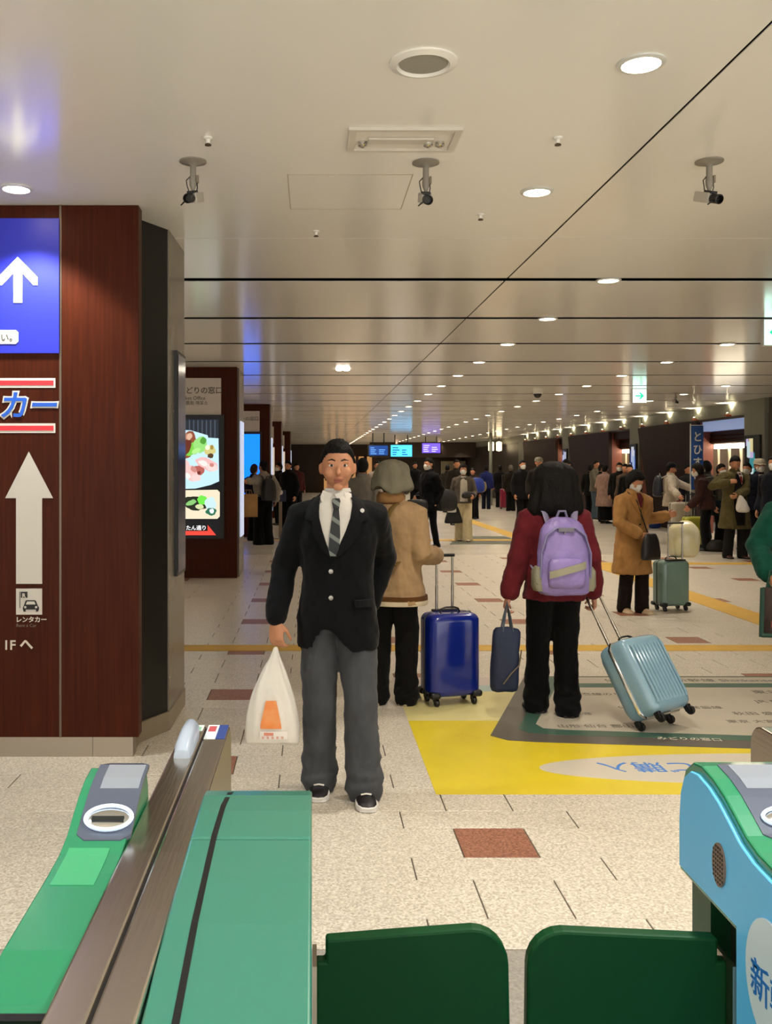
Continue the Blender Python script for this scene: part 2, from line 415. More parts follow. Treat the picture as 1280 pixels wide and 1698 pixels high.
MB().lathe([(.09,0),(.09,-.04),(.085,-.05)], 20).build('ring', M_whiteplastic, e, smooth=True)
MB().lathe([(.078,-.05),(.06,-.10),(.03,-.125),(.004,-.13)], 20).build('dome', M_black, e, smooth=True)
# hanging exit signs
def exit_sign(x, y, s, right, label):
    e = empty('exit_sign', (x, y, CEIL), 0, label, 'exit sign')
    MB().bx(-s/2-.012, s/2+.012, -.03, .03, -s-.02, .0).build('housing', M_whiteplastic, e, bevel=.004)
    MB().bx(-s/2, s/2, -.034, -.03, -s-.01, -.012).build('panel', emis('exit_pale', '#c9fff0', 1.6), e)
    g = emis('exit_green', '#07b47a', 1.3); k = 1 if right else -1; c = -s/2-.01
    poly = [(-.32,-.05),(.1,-.05),(-.06,-.24),(.08,-.24),(.32,0),(.08,.24),(-.06,.24),(.1,.05),(-.32,.05)]
    MB().py([(k*a*s, c+b*s) for a, b in poly], -.037, -.034).build('arrow', g, e)
    return e
exit_sign(5.80, 16.6, .235, True, 'small green and white exit sign with right arrow on ceiling')
exit_sign(4.36, 8.8, .235, False, 'green and white exit sign cut by the right frame edge')

# ================================================================== WALLS
wl = MB().bx(-7.0, -6.8, -6, 58, 0, CEIL).build('wall_left', mat('left_wall', '#8d8170', .6)); tag(wl, 'plain beige wall beyond the wood kiosks', kind='structure')
WX = 9.1; KF = WX/8.3
def ky(v): return v*KF
def kz(v): return CAMH+(v-CAMH)*KF
wr = MB().bx(WX, WX+.25, 1.0, ky(17.0), 0, CEIL).build('wall_right', mat('right_near_wall', '#4a4238', .5)); tag(wr, 'shop facade along the right side of the concourse', kind='structure')
MB().bx(WX, WX+.25, ky(17.0), 57, kz(2.54), CEIL).build('fascia', M_grey_post, wr)
MB().bx(WX-.03, WX, ky(17.9), 57, kz(2.50), kz(2.55)).build('fascia_ledge', mat('ledge_brown', '#241510', .5), wr)
MB().bx(WX+2.2, WX+2.3, ky(17.0), 57, 0, CEIL).build('shop_back', mat('shop_back', '#6b5136', .6), wr)
def pillar(y0, y1): MB().bx(WX-.06, WX+.3, ky(y0), ky(y1), 0, CEIL).build('pillar', M_grey_post, wr)
pillar(17.05, 17.85); pillar(23.6, 24.3); pillar(30.05, 30.85); pillar(36.5, 37.4)
shop_l = emis('shop_tube_light', '#fff0d0', 9)
def opening(y0, y1, sgn):
    y0, y1 = ky(y0), ky(y1); H0 = kz(2.54)
    MB().bx(WX+.05, WX+.30, y0, y1, H0-.26, H0-.02).build('shop_header', sgn, wr)
    MB().bx(WX+.25, WX+.30, y0, y1, H0-.55, H0-.26).build('slat_board', M_wood, wr)
    for q in range(3): MB().bx(WX+.22, WX+.25, y0, y1, H0-.53+.085*q, H0-.475+.085*q).build('slat', M_wood_dark, wr)
    MB().bx(WX+.30, WX+.38, y0+.05, y1-.05, H0-.665, H0-.565).build('light_bar', shop_l, wr)
    n = max(2, int((y1-y0)/.5))
    for q in range(n+1):
        yy = y0+(y1-y0)*q/n; MB().bx(WX+.40, WX+.45, yy-.02, yy+.02, 0, H0-.55).build('mullion', mat('mullion', '#b5a98f', .4), wr)
    for z in (.5, 1.0, 1.45, 1.8):
        MB().bx(WX+1.6, WX+2.0, y0, y1, z, z+.03).build('shelf', mat('shelf_pale', '#b59b74', .5), wr)
    for q in range(n*2):
        yy = y0+(y1-y0)*(q+.5)/(n*2)
        for z in (.53, 1.03, 1.48):
            c = random.choice(['#c8b98a', '#8a3b2c', '#d8d2c0', '#3c6b57', '#b58a3a', '#5c4a6e'])
            MB().bx(WX+1.62, WX+1.85, yy-.08, yy+.08, z, z+random.uniform(.15, .32)).build('goods_box', mat('goods'+c.strip('#'), c, .6), wr)
    l = bpy.data.lights.new('shop_light', 'AREA'); l.shape = 'RECTANGLE'; l.size = .8; l.size_y = (y1-y0)*.8; l.energy = 22; l.color = (1, .87, .65)
    o = bpy.data.objects.new('shop_light', l); COL.objects.link(o); o.location = (WX+1.1, (y0+y1)/2, 2.5); o.parent = wr
opening(17.9, 20.0, mat('shop_sign_blue', '#9fb0d8', .4, emit='#8fa6d8', estr=.25)); opening(24.35, 25.9, M_wood_dark); opening(30.9, 31.6, M_wood_dark)
for (y0, y1) in [(20.0, 23.6), (25.9, 30.05), (31.6, 36.5)]:
    y0, y1 = ky(y0), ky(y1)
    MB().bx(WX, WX+.3, y0, y1, 0, kz(2.54)).build('red_wall_panel', M_red_panel, wr)
    MB().px([(y0, .0), (y1-1.05, .0), (y1, kz(2.52)), (y0, kz(2.52))], WX-.10, WX).build('slanted_panel', M_wood_dark, wr)
MB().bx(WX, WX+.3, ky(37.4), 57, 0, kz(2.54)).build('dark_wall_panel', mat('dark_far_panel', '#1c1310', .5), wr)
for (y0, y1, z0, z1, cs) in [(17.15, 17.75, 1.05, 2.20, ['#cfe6e6', '#3b8f96', '#e8d9a0', '#c9b6dd']), (23.7, 24.2, .9, 2.2, ['#2a4fa0', '#9fb6e0', '#1c2c5c', '#d0d0e0']), (30.15, 30.7, .9, 2.2, ['#5d6fd0', '#dfe4ff', '#2c3570', '#cfd0f0'])]:
    lb = {17.15: 'lit colourful poster case on nearest grey pillar', 23.7: 'blue lit poster on the grey pillar beside slanted panel', 30.15: 'far pale blue poster on grey pillar'}[y0]
    y0, y1 = ky(y0), ky(y1)
    e = empty('poster_case', (WX-.06, (y0+y1)/2, z0), 0, lb, 'poster')
    h, d = z1-z0, (y1-y0)/2
    MB().bx(-.05, 0, -d, d, 0, h).build('frame', M_black, e, bevel=.006)
    for q in range(14):
        r0, r1 = random.random(), random.random(); hh, dd = .10+.25*random.random(), .12+.3*random.random()
        ya = -d+.03+(2*d-.06)*(1-dd)*r0; za = .03+(h-.06)*(1-hh)*r1
        MB().bx(-.0525-.0004*q, -.05, ya, ya+(2*d-.06)*dd, za, za+(h-.06)*hh).build('print_panel', emis('poster'+cs[q%4].strip('#'), cs[q%4], .45), e)
for i in range(12):
    yy = ky(18.5+1.6*i)
    e = empty('uplight', (WX-.10, yy, kz(2.55)), 0, ORD[i]+' nearest small uplight on the ledge above the shops', 'wall light', 'uplights above the shops')
    MB().bx(-.05, .07, -.05, .05, 0, .03).build('bracket', mat('copper_bracket', '#a9552f', .4), e)
    MB().lathe([(.035,.03),(.045,.07),(.036,.072),(.02,.06)], 16).build('lamp_cup', mat('cup', '#c9b9a0', .3, metal=.6), e, smooth=True)
    MB().lathe([(.034,.065),(.02,.074),(.003,.078)], 16).build('lens', emis('uplight_glow', '#fff0c8', 30), e)
    spot((0, 0, .09), 20, (1, .88, .62), 120, .04, e, rot=(PI, 0, 0))
# far end wall
wf = MB().bx(-7, 12, 57, 57.3, 0, CEIL).build('wall_far', mat('far_wall', '#2a1f18', .6)); tag(wf, 'dark brown far end wall of the concourse', kind='structure')
MB().bx(3.2, 9.1, 52.0, 52.3, 2.1, CEIL).build('bulkhead', mat('bulkhead', '#3a2a1e', .5), wf)
MB().bx(.7, 3.6, 56.6, 56.9, 0, 2.2).build('lit_shopfront', emis('far_shop', '#e0a060', .35), wf)
for x in (.9, 1.4, 1.9, 2.6, 3.1): MB().bx(x, x+.18, 56.2, 56.4, 0, 2.3).build('shop_post', M_wood_dark, wf)
MB().bx(7.6, 9.0, 55.0, 55.2, .5, 1.9).build('pale_board', mat('pale_board', '#8f8468', .6), wf)
spot((8.3, 51.4, 2.9), 30, LAMP_COL, 100, .05, wf)
for (x, y_) in [(7.25, 38.0)]:
    MB().lathe([(.07, 0), (.07, CEIL)], 14, c=(x, y_, 0)).build('thin_column', M_grey_post, wf)
def hang_sign(px0, px1, py0, py1, Y, bg, s, label, deco):
    a, b = W(px0, py0, Y), W(px1, py1, Y); e = empty('departure_board', ((a.x+b.x)/2, Y, b.z), 0, label, 'sign')
    w2, h = (b.x-a.x)/2, a.z-b.z
    MB().bx(-w2-.05, w2+.05, 0, .15, -.05, h+.05).build('casing', M_black, e)
    MB().bx(-w2, w2, -.02, 0, 0, h).build('screen', emis(label[:14], bg, s), e)
    for q in (-.6, .6): MB().tube([(q*w2, .07, h), (q*w2, .07, CEIL-b.z)], .02, 8).build('hanger', M_black, e)
    for q in range(7): MB().bx(-w2*.85+(q%2)*w2*.9, -w2*.85+(q%2)*w2*.9+w2*(.35+.4*random.random()), -.025, -.02, h*(.12+.2*(q//2)), h*(.12+.2*(q//2))+h*.09).build('display_text', emis(deco, deco, .6), e)
hang_sign(648, 683, 738, 757, 40, '#3fb4f0', 1.5, 'bright light blue departure board hanging far ahead', '#1a5ca8')
hang_sign(612, 643, 739, 755, 38, '#123a78', 1.0, 'dark blue departure board left of the bright one', '#6fb0ff')
hang_sign(700, 730, 735, 751, 42, '#6a50d8', 1.1, 'purple and white hanging sign far ahead', '#efeaff')
for x in (832, 845):
    p = W(x, 740, 44); e = empty('pendant_lamp', (p.x-.5, 44, 2.3), 0, ('left' if x < 840 else 'right')+' one of two lit lanterns before the dark end wall', 'lamp', 'far lanterns')
    MB().lathe([(.02,.0),(.13,.03),(.13,.42),(.02,.46)], 14).build('shade', emis('lantern', '#ffe3b0', 3), e, smooth=True)
    MB().tube([(0,0,.45),(0,0,CEIL-2.3)], .015, 8).build('cord', M_black, e)

# ================================================================== LEFT KIOSKS
def P1(px, py, Y=4.97): return W(px, py, Y)
k1 = empty('wood_kiosk', (-1.6, 4.97, 0), 0, 'tall walnut sign kiosk with blue arrow panel and rental car print', 'kiosk')
ox = 1.6; oy = -4.97
def kb(par, name, m, x0, x1, y0, y1, z0, z1, bevel=0): return MB().bx(x0+ox, x1+ox, y0+oy, y1+oy, z0, z1).build(name, m, par, bevel=bevel)
kb(k1, 'front_board', M_wood, -2.3, -.925, 4.97, 5.07, .105, CEIL-.001, .003)
kb(k1, 'seam', mat('seam_steel', '#6a5a4c', .35, metal=.6), -1.345, -1.333, 4.966, 4.97, .105, CEIL-.001)
kb(k1, 'kick_plate', M_steel, -2.3, -1.17, 4.975, 5.07, 0, .105); kb(k1, 'kick_plate', M_steel, -1.168, -.955, 4.975, 5.07, 0, .105)
cp = [(-2.3,5.07),(-.98,5.07),(-.98,5.24),(-.85,5.48),(-.838,6.05),(-2.3,6.05)]
MB().pz([(a+ox,b+oy) for a,b in cp], .11, CEIL-.001).build('pillar_core', M_blackpanel, k1)
MB().pz([(a+ox,b+oy) for a,b in [(-2.3,5.07),(-.965,5.07),(-.965,5.23),(-.835,5.48),(-.825,6.07),(-2.3,6.07)]], 0, .11).build('plinth', mat('plinth_stone', '#8a7c66', .35), k1)
MB().pz([(a+ox,b+oy) for a,b in [(-.85,5.485),(-.838,6.055),(-.83,6.055),(-.842,5.485)]], .11, CEIL-.001).build('side_panel', M_beige_panel, k1)
MB().pz([(a+ox,b+oy) for a,b in [(-.838,5.66),(-.832,5.98),(-.812,5.98),(-.818,5.66)]], .88, 2.25).build('side_poster_case', M_black, k1)
MB().pz([(a+ox,b+oy) for a,b in [(-.816,5.68),(-.811,5.96),(-.809,5.96),(-.814,5.68)]], .90, 2.23).build('side_poster', mat('side_poster_navy', '#0b1026', .15, emit='#101c4a', estr=.08), k1)
blue = mat('sign_blue', '#262db8', .4, emit='#2a34c8', estr=.03)  # faint glow put into the panel colour; it is no lamp
def KP(px, py): p = P1(px, py); return (p.x+ox, p.z)
(x0, z1), (x1, z0) = KP(-60, 363), KP(99, 586)
MB().bx(x0, x1, -.014, 0, z0, z1).build('blue_panel', blue, k1)
MW = mat('sign_white', '#dcd8ce', .5)
def kpoly(name, pts, m, d0=-.018, d1=-.014): return MB().py([KP(*p) for p in pts], d0, d1).build(name, m, k1)
kpoly('arrow', [(31,427),(64,461),(64,474),(57,474),(38.5,454),(38.5,503),(24,503),(24,454),(5,474),(-2,474),(-2,461)], MW)
kpoly('white_plate', [(-60,548),(28,548),(32,552),(32,567),(28,571),(-60,571)], MW)
def ktext(s, px, py, hpx, m, d=-.0195, **kw):
    a, b = KP(px, py); return text(s, hpx/311.9, (a, d, b), m, k1, **kw)
ktext('ください。', -41, 565.5, 14.5, mat('print_grey','#57534c',.6), bold=.0006, align='LEFT')
RED = mat('sign_red', '#d8303a', .45, emit='#d8303a', estr=.1)
for yy in (627, 702):
    kpoly('stripe_edge', [(-60,yy),(92,yy),(92,yy+16),(-60,yy+16)], MW, -.003, 0); kpoly('stripe', [(-60,yy+4),(89,yy+4),(89,yy+12),(-60,yy+12)], RED, -.005, -.003)
ktext('カー', -2, 690, 49, MW, -.003, bold=.011, shear=.15); ktext('カー', -2, 690, 49, mat('logo_blue','#1d5fd0',.45), -.006, bold=.003, shear=.15)
kpoly('up_arrow', [(48,749),(88,826),(70,826),(70,968),(27,968),(27,826),(9,826)], mat('arrow_pale','#d2cbc0',.5), -.004, 0)
kpoly('pictogram_plate', [(27,976),(70,976),(70,1019),(27,1019)], mat('arrow_pale','#d2cbc0',.5), -.004, 0)
PB = mat('print_black', '#15110e', .5)
def dk(pts): kpoly('pictogram', pts, PB, -.006, -.004)
dk([(33,981),(34,981),(34,1008),(33,1008)]); dk([(35,981),(46,981),(46,991),(35,991)])
dk([(40,1004),(43,996),(44.5,995),(58,995),(60,996),(63,1004),(65,1007),(65,1010),(63.5,1014),(60,1014),(60,1010.5),(43,1010.5),(43,1014),(39.5,1014),(38.5,1010),(38.5,1007)])
kpoly('pictogram', [(43.5,1002),(45.5,997),(57.5,997),(59.5,1002)], mat('arrow_pale','#d2cbc0',.5), -.0075, -.006)
for cx in (42.5, 60.5): kpoly('pictogram', [(cx+2*math.cos(q*PI/4), 1006.5+2*math.sin(q*PI/4)) for q in range(8)], mat('arrow_pale','#d2cbc0',.5), -.0075, -.006)
ktext('R', 37.5, 990, 9, mat('arrow_pale','#d2cbc0',.5), -.0085, bold=.001)
ktext('レンタカー', 26, 1031, 10.4, M_cream, -.002, bold=.0008); ktext('Rent a Car', 27, 1039.5, 7.6, mat('faint_print','#7b6a5a',.6), -.002)
ktext('1F', 5, 1077, 22, M_cream, -.002, bold=.0012); ktext('へ', 33, 1076, 22, M_cream, -.002, bold=.0025)

def kiosk(Yf, xr_px, label, top_sign, screen):
    xr = (xr_px-VX)*Yf/FPX; e = empty('wood_kiosk', (xr, Yf, 0), 0, label, 'kiosk')
    MB().bx(-1.5, 0, 0, .12, 0, CEIL-.001).build('front_board', M_wood, e, bevel=.003)
    MB().bx(-1.46, .0, .12, 1.0, 0, CEIL-.001).build('pillar_core', M_blackpanel, e)
    MB().bx(0, .02, .125, 1.0, 0, CEIL-.001).build('side_panel', M_beige_panel, e)
    MB().bx(-.98, -.22, -.02, 0, 2.27 if top_sign else 2.3, 2.78).build('sign_plate', mat('sign_pale','#d3c8ba',.5), e)
    return e
# second kiosk: food advert screen
k2 = kiosk(13.0, 393, 'walnut kiosk with bright food advert screen and ticket office sign', True, None)
xr2 = (393-VX)*13.0/FPX
def K2(px, py): p = W(px, py, 13.0); return (p.x-xr2, p.z)
def k2poly(name, pts, m, d0, d1): return MB().py([K2(*p) for p in pts], d0, d1).build(name, m, k2)
PG = mat('print_dark', '#4a413a', .6)
a = K2(297, 652); text('みどりの窓口', .103, (a[0]-.01, -.022, a[1]), PG, k2, bold=.001)
a = K2(304, 663); text('Ticket Office', .07, (a[0]-.06, -.022, a[1]), PG, k2); a = K2(304, 671); text('售票处 매표소', .062, (a[0]-.03, -.022, a[1]), PG, k2)
k2poly('screen_bezel', [(280,688),(372,688),(372,893),(280,893)], M_black, -.05, 0)
def E(c, s=1.0): return emis('ad'+c.strip('#')+str(s), c, s*.55)
k2poly('screen', [(285,694),(365,694),(365,887),(285,887)], E('#1a1c22', .6), -.052, -.05)
k2poly('screen_image', [(285,696),(363,696),(363,727),(285,727)], E('#2c3440', .7), -.0535, -.052)
for q in range(9): k2poly('screen_image', [(300+q*7,697),(302+q*7,697),(302+q*7,726),(300+q*7,726)], E('#5a6676', .7), -.0545, -.0535)
def ell(cx, cy, rx, ry, n=30, rot=0):
    o = []
    for k in range(n):
        q = 2*PI*k/n; f = 1+.22*noise.noise(V((cx+1.6*math.cos(q), cy+1.6*math.sin(q), rx)))+.08*noise.noise(V((5*math.cos(q), 5*math.sin(q), cy)))
        o.append((cx+f*(rx*math.cos(q)*math.cos(rot)-ry*math.sin(q)*math.sin(rot)), cy+f*(rx*math.cos(q)*math.sin(rot)+ry*math.sin(q)*math.cos(rot))))
    return o
k2poly('screen_image', [(285,712),(318,714),(345,722),(346,726),(363,727),(364,798),(350,804),(325,810),(285,811)], E('#b8dcec', 1.3), -.0555, -.0545)
L = -.0555
for (cx,cy,rx,ry,c,s,ro) in [(312,738,14,22,'#a0563a',.9,.3),(308,730,9,11,'#c98a6e',1,.2),(320,745,18,10,'#7fd24a',1.1,-.3),(333,738,11,13,'#9be07c',1.1,.2),(349,747,9,9,'#e0d48a',1,0),(350,756,5,4,'#6a4a2c',.7,0),(345,770,20,9,'#eeb6b4',1.2,.35),(352,775,10,6,'#f6d0cc',1.2,.3),(330,780,10,8,'#c2665c',1,.2),(318,785,15,10,'#f0bdb8',1.2,.9),(305,775,10,14,'#eac0bc',1.2,.3),(326,792,9,6,'#f4cdc8',1.2,0),(309,742,8,14,'#7a3826',.8,.4),(315,724,4,6,'#e0b59a',1.1,.3),(326,748,8,4,'#b6f08e',1.1,-.5),(338,731,5,6,'#5cae3c',.9,.3),(345,742,4,4,'#f2ead0',1.2,0),(352,742,3,4,'#b89a4a',.9,0),(338,768,8,4,'#f8dcd8',1.3,.35),(352,771,4,3,'#d88a84',1,.3),(322,778,6,4,'#d8938a',1,.9),(312,789,6,4,'#f8e0dc',1.3,.7),(302,768,5,6,'#f6dad6',1.3,.2),(331,784,3,3,'#8a3a34',.8,0)]:
    L -= .0006; k2poly('screen_image', ell(cx,cy,rx,ry,rot=ro), E(c,s), L-.0006, L)
k2poly('screen_image', [(285,813),(361,812),(365,816),(365,856),(361,860),(285,860)], E('#e9ddc0',1.2), -.0535, -.052)
L = -.0535
for (cx,cy,rx,ry,c,s,ro) in [(325,834,20,12,'#2c3324',.7,.1),(336,829,8,8,'#6fe04a',1.2,0),(318,833,9,4,'#8fd27a',1,-.4),(332,840,7,4,'#dfe8b0',1,0),(350,835,9,11,'#c6e4e8',1.2,0),(351,848,9,6,'#2c7a5c',.9,0),(352,847,4,4,'#e8f4f0',1.2,0)]:
    L -= .0006; k2poly('screen_image', ell(cx,cy,rx,ry,rot=ro), E(c,s), L-.0006, L)
k2poly('red_arrow', [(285,880),(345,880),(345,870),(359,887),(285,887)], E('#f0483c',1.2), -.0545, -.052)
a = K2(304, 878); text('ゅたん通り', .072, (a[0]-.03, -.055, a[1]), E('#ffffff',1.2), k2, bold=.001)
# third kiosk: blue screen
k3 = kiosk(20.6, 447, 'walnut kiosk with plain glowing blue screen', True, None); xr3 = (447-VX)*20.6/FPX
def K3(px, py): p = W(px, py, 20.6); return (p.x-xr3, p.z)
MB().py([K3(*p) for p in [(384,716),(434,716),(434,846),(384,846)]], -.05, 0).build('screen_bezel', M_black, k3)
MB().py([K3(*p) for p in [(388,720),(431,720),(431,842),(388,842)]], -.054, -.05).build('screen', emis('blue_screen', '#0a6cff', 1.2), k3)
a = K3(396, 697); text('みどりの窓口', .10, (a[0]-.16, -.022, a[1]), PG, k3)
k4 = kiosk(28.4, 466, 'third dark wood kiosk receding behind the blue screen', True, None)
k5 = kiosk(36.2, 481, 'farthest dark wood kiosk near the bright gap', True, None)
for k in (k4, k5): MB().bx(-1.0, -.2, -.05, 0, .9, 2.15).build('screen', emis('pale_screen', '#c9b9a6', .6), k)
for k in (k2, k3, k4, k5):
    MB().bx(.02, .035, .3, .85, .55, 2.2).build('side_poster_case', mat('side_case','#c9cedb',.3, emit='#b8c4e0', estr=.5), k)
# ================================================================== FLOOR PRINTS
def decal(name, label, cat, loc, z=.0): return empty(name, (loc[0], loc[1], z), 0, label, cat)
yd = decal('yellow_floor_print', 'bright yellow floor print around the map edge', 'floor print', (2.0, 5.0))
YEL = mat('print_yellow', '#dcc52a', .35, var=.08, vscale=5); YPALE = mat('print_yellow_pale', '#d8cc8c', .35, var=.08, vscale=5)
def fl(par, name, pts, m, z0, z1):
    x, y_ = par.location.x, par.location.y
    return MB().pz([(a-x, b-y_) for a, b in pts], z0, z1).build(name, m, par)
fl(yd, 'yellow_field', [(.582,4.40),(4.6,4.40),(4.6,5.68),(.582,5.68)], YEL, 0, .0008)
fl(yd, 'pale_field', [(.582,5.68),(4.6,5.68),(4.6,6.42),(.582,6.42)], YPALE, 0, .0008)
fl(yd, 'teal_stripe', [(.582,6.42),(4.6,6.42),(4.6,6.60),(.582,6.60)], mat('print_teal', '#9fb4b0', .35), 0, .0008)
fl(yd, 'pink_stripe', [(.582,6.60),(4.6,6.60),(4.6,6.85),(.582,6.85)], mat('print_pink', '#c3b4ae', .35), 0, .0008)
cx, cy = 2.40, 4.78
fl(yd, 'white_oval', [(cx+1.24*math.cos(q), cy+.25*math.sin(q)) for q in [2*PI*k/48 for k in range(48)]], mat('print_white_floor', '#c9c0b0', .35), .0008, .0014)
BT = mat('print_blue', '#3f7fd0', .4)
text('ご購入', .17, (1.98-2.0, 4.86-5.0, .0018), BT, yd, rot=(0,0,PI), bold=.0006, ext=.0004)
mp = decal('floor_map', 'large dark bordered station map printed on the floor', 'floor print', (2.5, 6.0))
def mapq(m0, x1=4.6):
    # outline with a slanted left edge, inset by m0
    return [(1.02+m0*1.35, 5.36+m0), (1.10+m0*1.1, 5.27+m0), (1.25+m0, 5.235+m0), (x1, 4.88+m0), (x1, 6.88-m0*.2), (1.56+m0*1.1, 6.88-m0*.2)]
fl(mp, 'grey_border', mapq(0), mat('map_grey', '#5b554e', .4), .0014, .003)
fl(mp, 'green_band', mapq(.14), mat('map_green', '#3f5f52', .4), .003, .0042)
fl(mp, 'cream_field', mapq(.235), mat('map_cream', '#b8af9f', .35, var=.1, vscale=2.5), .0042, .0054)
fl(mp, 'green_line', [(1.68,6.52),(4.6,6.52),(4.6,6.64),(1.72,6.64)], mat('map_green', '#3f5f52', .4), .0054, .0062)
MT = mat('map_print', '#6b645a', .6)
for (x, y_, s, sz) in [(1.45,5.52,'山形 仙台 郡山',.07),(2.5,5.62,'東京 大宮 宇都宮',.07),(3.0,5.46,'福島 白石蔵王 新白河',.07),(2.62,5.80,'秋田 盛岡 一ノ関',.08),(1.95,5.95,'仙山線 仙石線 常磐線',.07),(2.9,6.1,'JR East Station Map',.09),(3.0,6.35,'東北新幹線',.10),(1.75,6.30,'在来線のりば',.07),(2.6,6.70,'新幹線 Shinkansen',.10),(2.1,6.70,'仙台駅',.09),(1.5,5.80,'仙台空港',.06)]:
    text(s, sz, (x-2.5, y_-6.0, .0055), MT, mp, rot=(0,0,0), bold=.001, ext=.0003)
for (x, y_, s) in [(1.95,5.285,'みどりの窓口')]: text(s, .06, (x-2.5, y_-6.0, .0044), M_cream, mp, rot=(0,0,-.105), ext=.0003)
fm = decal('distant_floor_print', 'small dark green floor print far ahead on the concourse', 'floor print', (3.6, 19.9))
fl(fm, 'print_field', [(2.75,18.7),(4.3,18.7),(4.3,20.9),(3.2,20.9)], mat('far_print', '#5c6456', .4, var=.4, vscale=4), 0, .002)

# ================================================================== TICKET GATES
def offs(poly, d):
    # inset a polygon given in order
    n = len(poly); out = []
    ar = sum(poly[i][0]*poly[(i+1)%n][1]-poly[(i+1)%n][0]*poly[i][1] for i in range(n)); s = 1 if ar > 0 else -1
    for i in range(n):
        p0, p1, p2 = V(poly[i-1]), V(poly[i]), V(poly[(i+1)%n])
        d1, d2 = (p1-p0).normalized(), (p2-p1).normalized()
        n1, n2 = V((-d1.y, d1.x))*s, V((-d2.y, d2.x))*s
        b = (n1+n2); b = b/max(b.dot(b)/2, .35) if b.length > .01 else n1
        out.append((p1.x+b.x*d, p1.y+b.y*d))
    return out
YN = -.45
TOP = [(1.456,1.00),(1.450,1.045),(1.434,1.077),(1.405,1.097),(1.375,1.101),(1.335,1.095),(1.30,1.084),(1.268,1.069),(1.235,1.053),(1.20,1.044),(1.15,1.040),(.98,1.034),(.9,1.022),(.75,1.012),(YN,1.01)]
def gate_half(par, side_name, xa, xb, facex, lane_panel):
    # housing from xa to xb
    b = MB().px([(1.456,.915)]+TOP+[(YN,.915)], xa, xb); b.build('upper_housing', M_green_trim, par, bevel=.003)
def TZ(y):
    for (a, b) in zip(TOP[3:-1], TOP[4:]):
        if b[0] <= y <= a[0]: return b[1]+(a[1]-b[1])*(y-b[0])/(a[0]-b[0])
    return 1.04
def top_patch(par, name, m, x0, x1, ya, yb, up, n=14, r=0):
    b = MB(); rs = []
    for i in range(n+1):
        yy = ya+(yb-ya)*i/n; z = TZ(yy)
        i0 = min(i, n-i)/n*abs(yb-ya); c = 0
        if r and i0 < r: c = r-math.sqrt(max(0, r*r-(r-i0)**2))
        rs.append([V((x0+c,yy,z-.004)), V((x1-c,yy,z-.004)), V((x1-c,yy,z+up)), V((x0+c,yy,z+up))])
    b.rings(rs); return b.build(name, m, par)
M_disp = mat('reader_panel', '#4f5668', .22, coat=.5)
M_disp2 = mat('reader_screen', '#8a8f9a', .12, coat=.6)
def reader(par, xc, hw, sgn):
    top_patch(par, 'reader_panel', M_disp, xc-hw, xc+hw, 1.388, 1.225, .0015, r=.012)
    top_patch(par, 'reader_screen', M_disp2, xc-hw+.014, xc+hw-.004, 1.374, 1.312, .0022, r=.0)
    z = TZ(1.262)+.002; tl = math.atan2(TZ(1.29)-TZ(1.235), .055)
    m = Matrix.Translation((xc+.002, 1.258, z)) @ Matrix.Rotation(tl, 4, 'X')
    b = MB(); n = 28; R = []
    for k in range(n):
        q = 2*PI*k/n
        R.append([(V((math.cos(q)*(hw*.86+.003*math.cos(u)), math.sin(q)*(.021+.0025*math.cos(u)), .003*math.sin(u)+.001))) for u in [2*PI*j/8 for j in range(8)]])
    R.append(R[0]); vs = []; fs = []
    for r in R[:-1]: vs += r
    for i in range(n):
        for j in range(8): a = i*8+j; a2 = i*8+(j+1)%8; c = ((i+1)%n)*8+j; c2 = ((i+1)%n)*8+(j+1)%8; fs.append((a,a2,c2,c))
    b.add(vs, fs).xf(lambda p: m@p); ring = b.build('slot_ring', mat('slot_ring_white','#d6e4f2',.2, emit='#cfe2ff', estr=.25), par, smooth=True)
    MB().blob((0,0,0), (hw*.8,.017,.003), m, 20, 6).build('slot_dish', M_chrome, par, smooth=True)
    b = MB().box((0,-.005,.0035),(hw*1.2,.007,.004)).xf(lambda p: m@p); b.build('ticket_slot', M_black, par)
def spine(par, x0, x1, y1, up=1.046):
    xc = (x0+x1)/2; prof = [(YN,.30),(YN,up-.012),(.6,up-.006),(1.2,up)]+[(y1-.045+.045*math.sin(u), up-.045+.045*math.cos(u)) for u in [PI/2*i/6 for i in range(7)]]+[(y1,.30)]
    sp = MB().px(prof, x0, xc-.0016).build('steel_rail', M_steel_dark, par, bevel=.003, bseg=2)
    MB().px(prof, xc+.0016, x1).build('steel_rail', M_steel_dark, par, bevel=.003, bseg=2)
    MB().px([(a_, b_-.004) for a_, b_ in prof], xc-.0016, xc+.0016).build('rail_seam', M_black, par)
    return sp
gl = empty('ticket_gate', (0,0,0), 0, 'green ticket gate with steel rail at lower left', 'ticket gate')
# left half (reader towards the next lane)
MB().px([(1.40,.915),(1.40,1.02),(1.395,1.065),(1.385,1.088),(1.372,1.099)]+TOP[5:]+[(YN,.915)], -.325, -.245).build('reader_housing', M_green_trim, gl, bevel=.002)
MB().bx(-.318, -.245, YN, 1.38, 0, .915).build('lower_body', M_green_gate, gl)
reader(gl, -.276, .036, 1)
top_patch(gl, 'pale_sticker', mat('gate_sticker','#3f9d6c',.3), -.315, -.262, 1.21, 1.12, .0008)
MB().bx(-.326, -.245, .872, .884, 1.008, 1.0235).build('rubber_strip', M_black, gl)
top_patch(gl, 'pale_pad', mat('gate_pad','#a9c8a0',.4), -.326, -.245, .868, .55, .003)
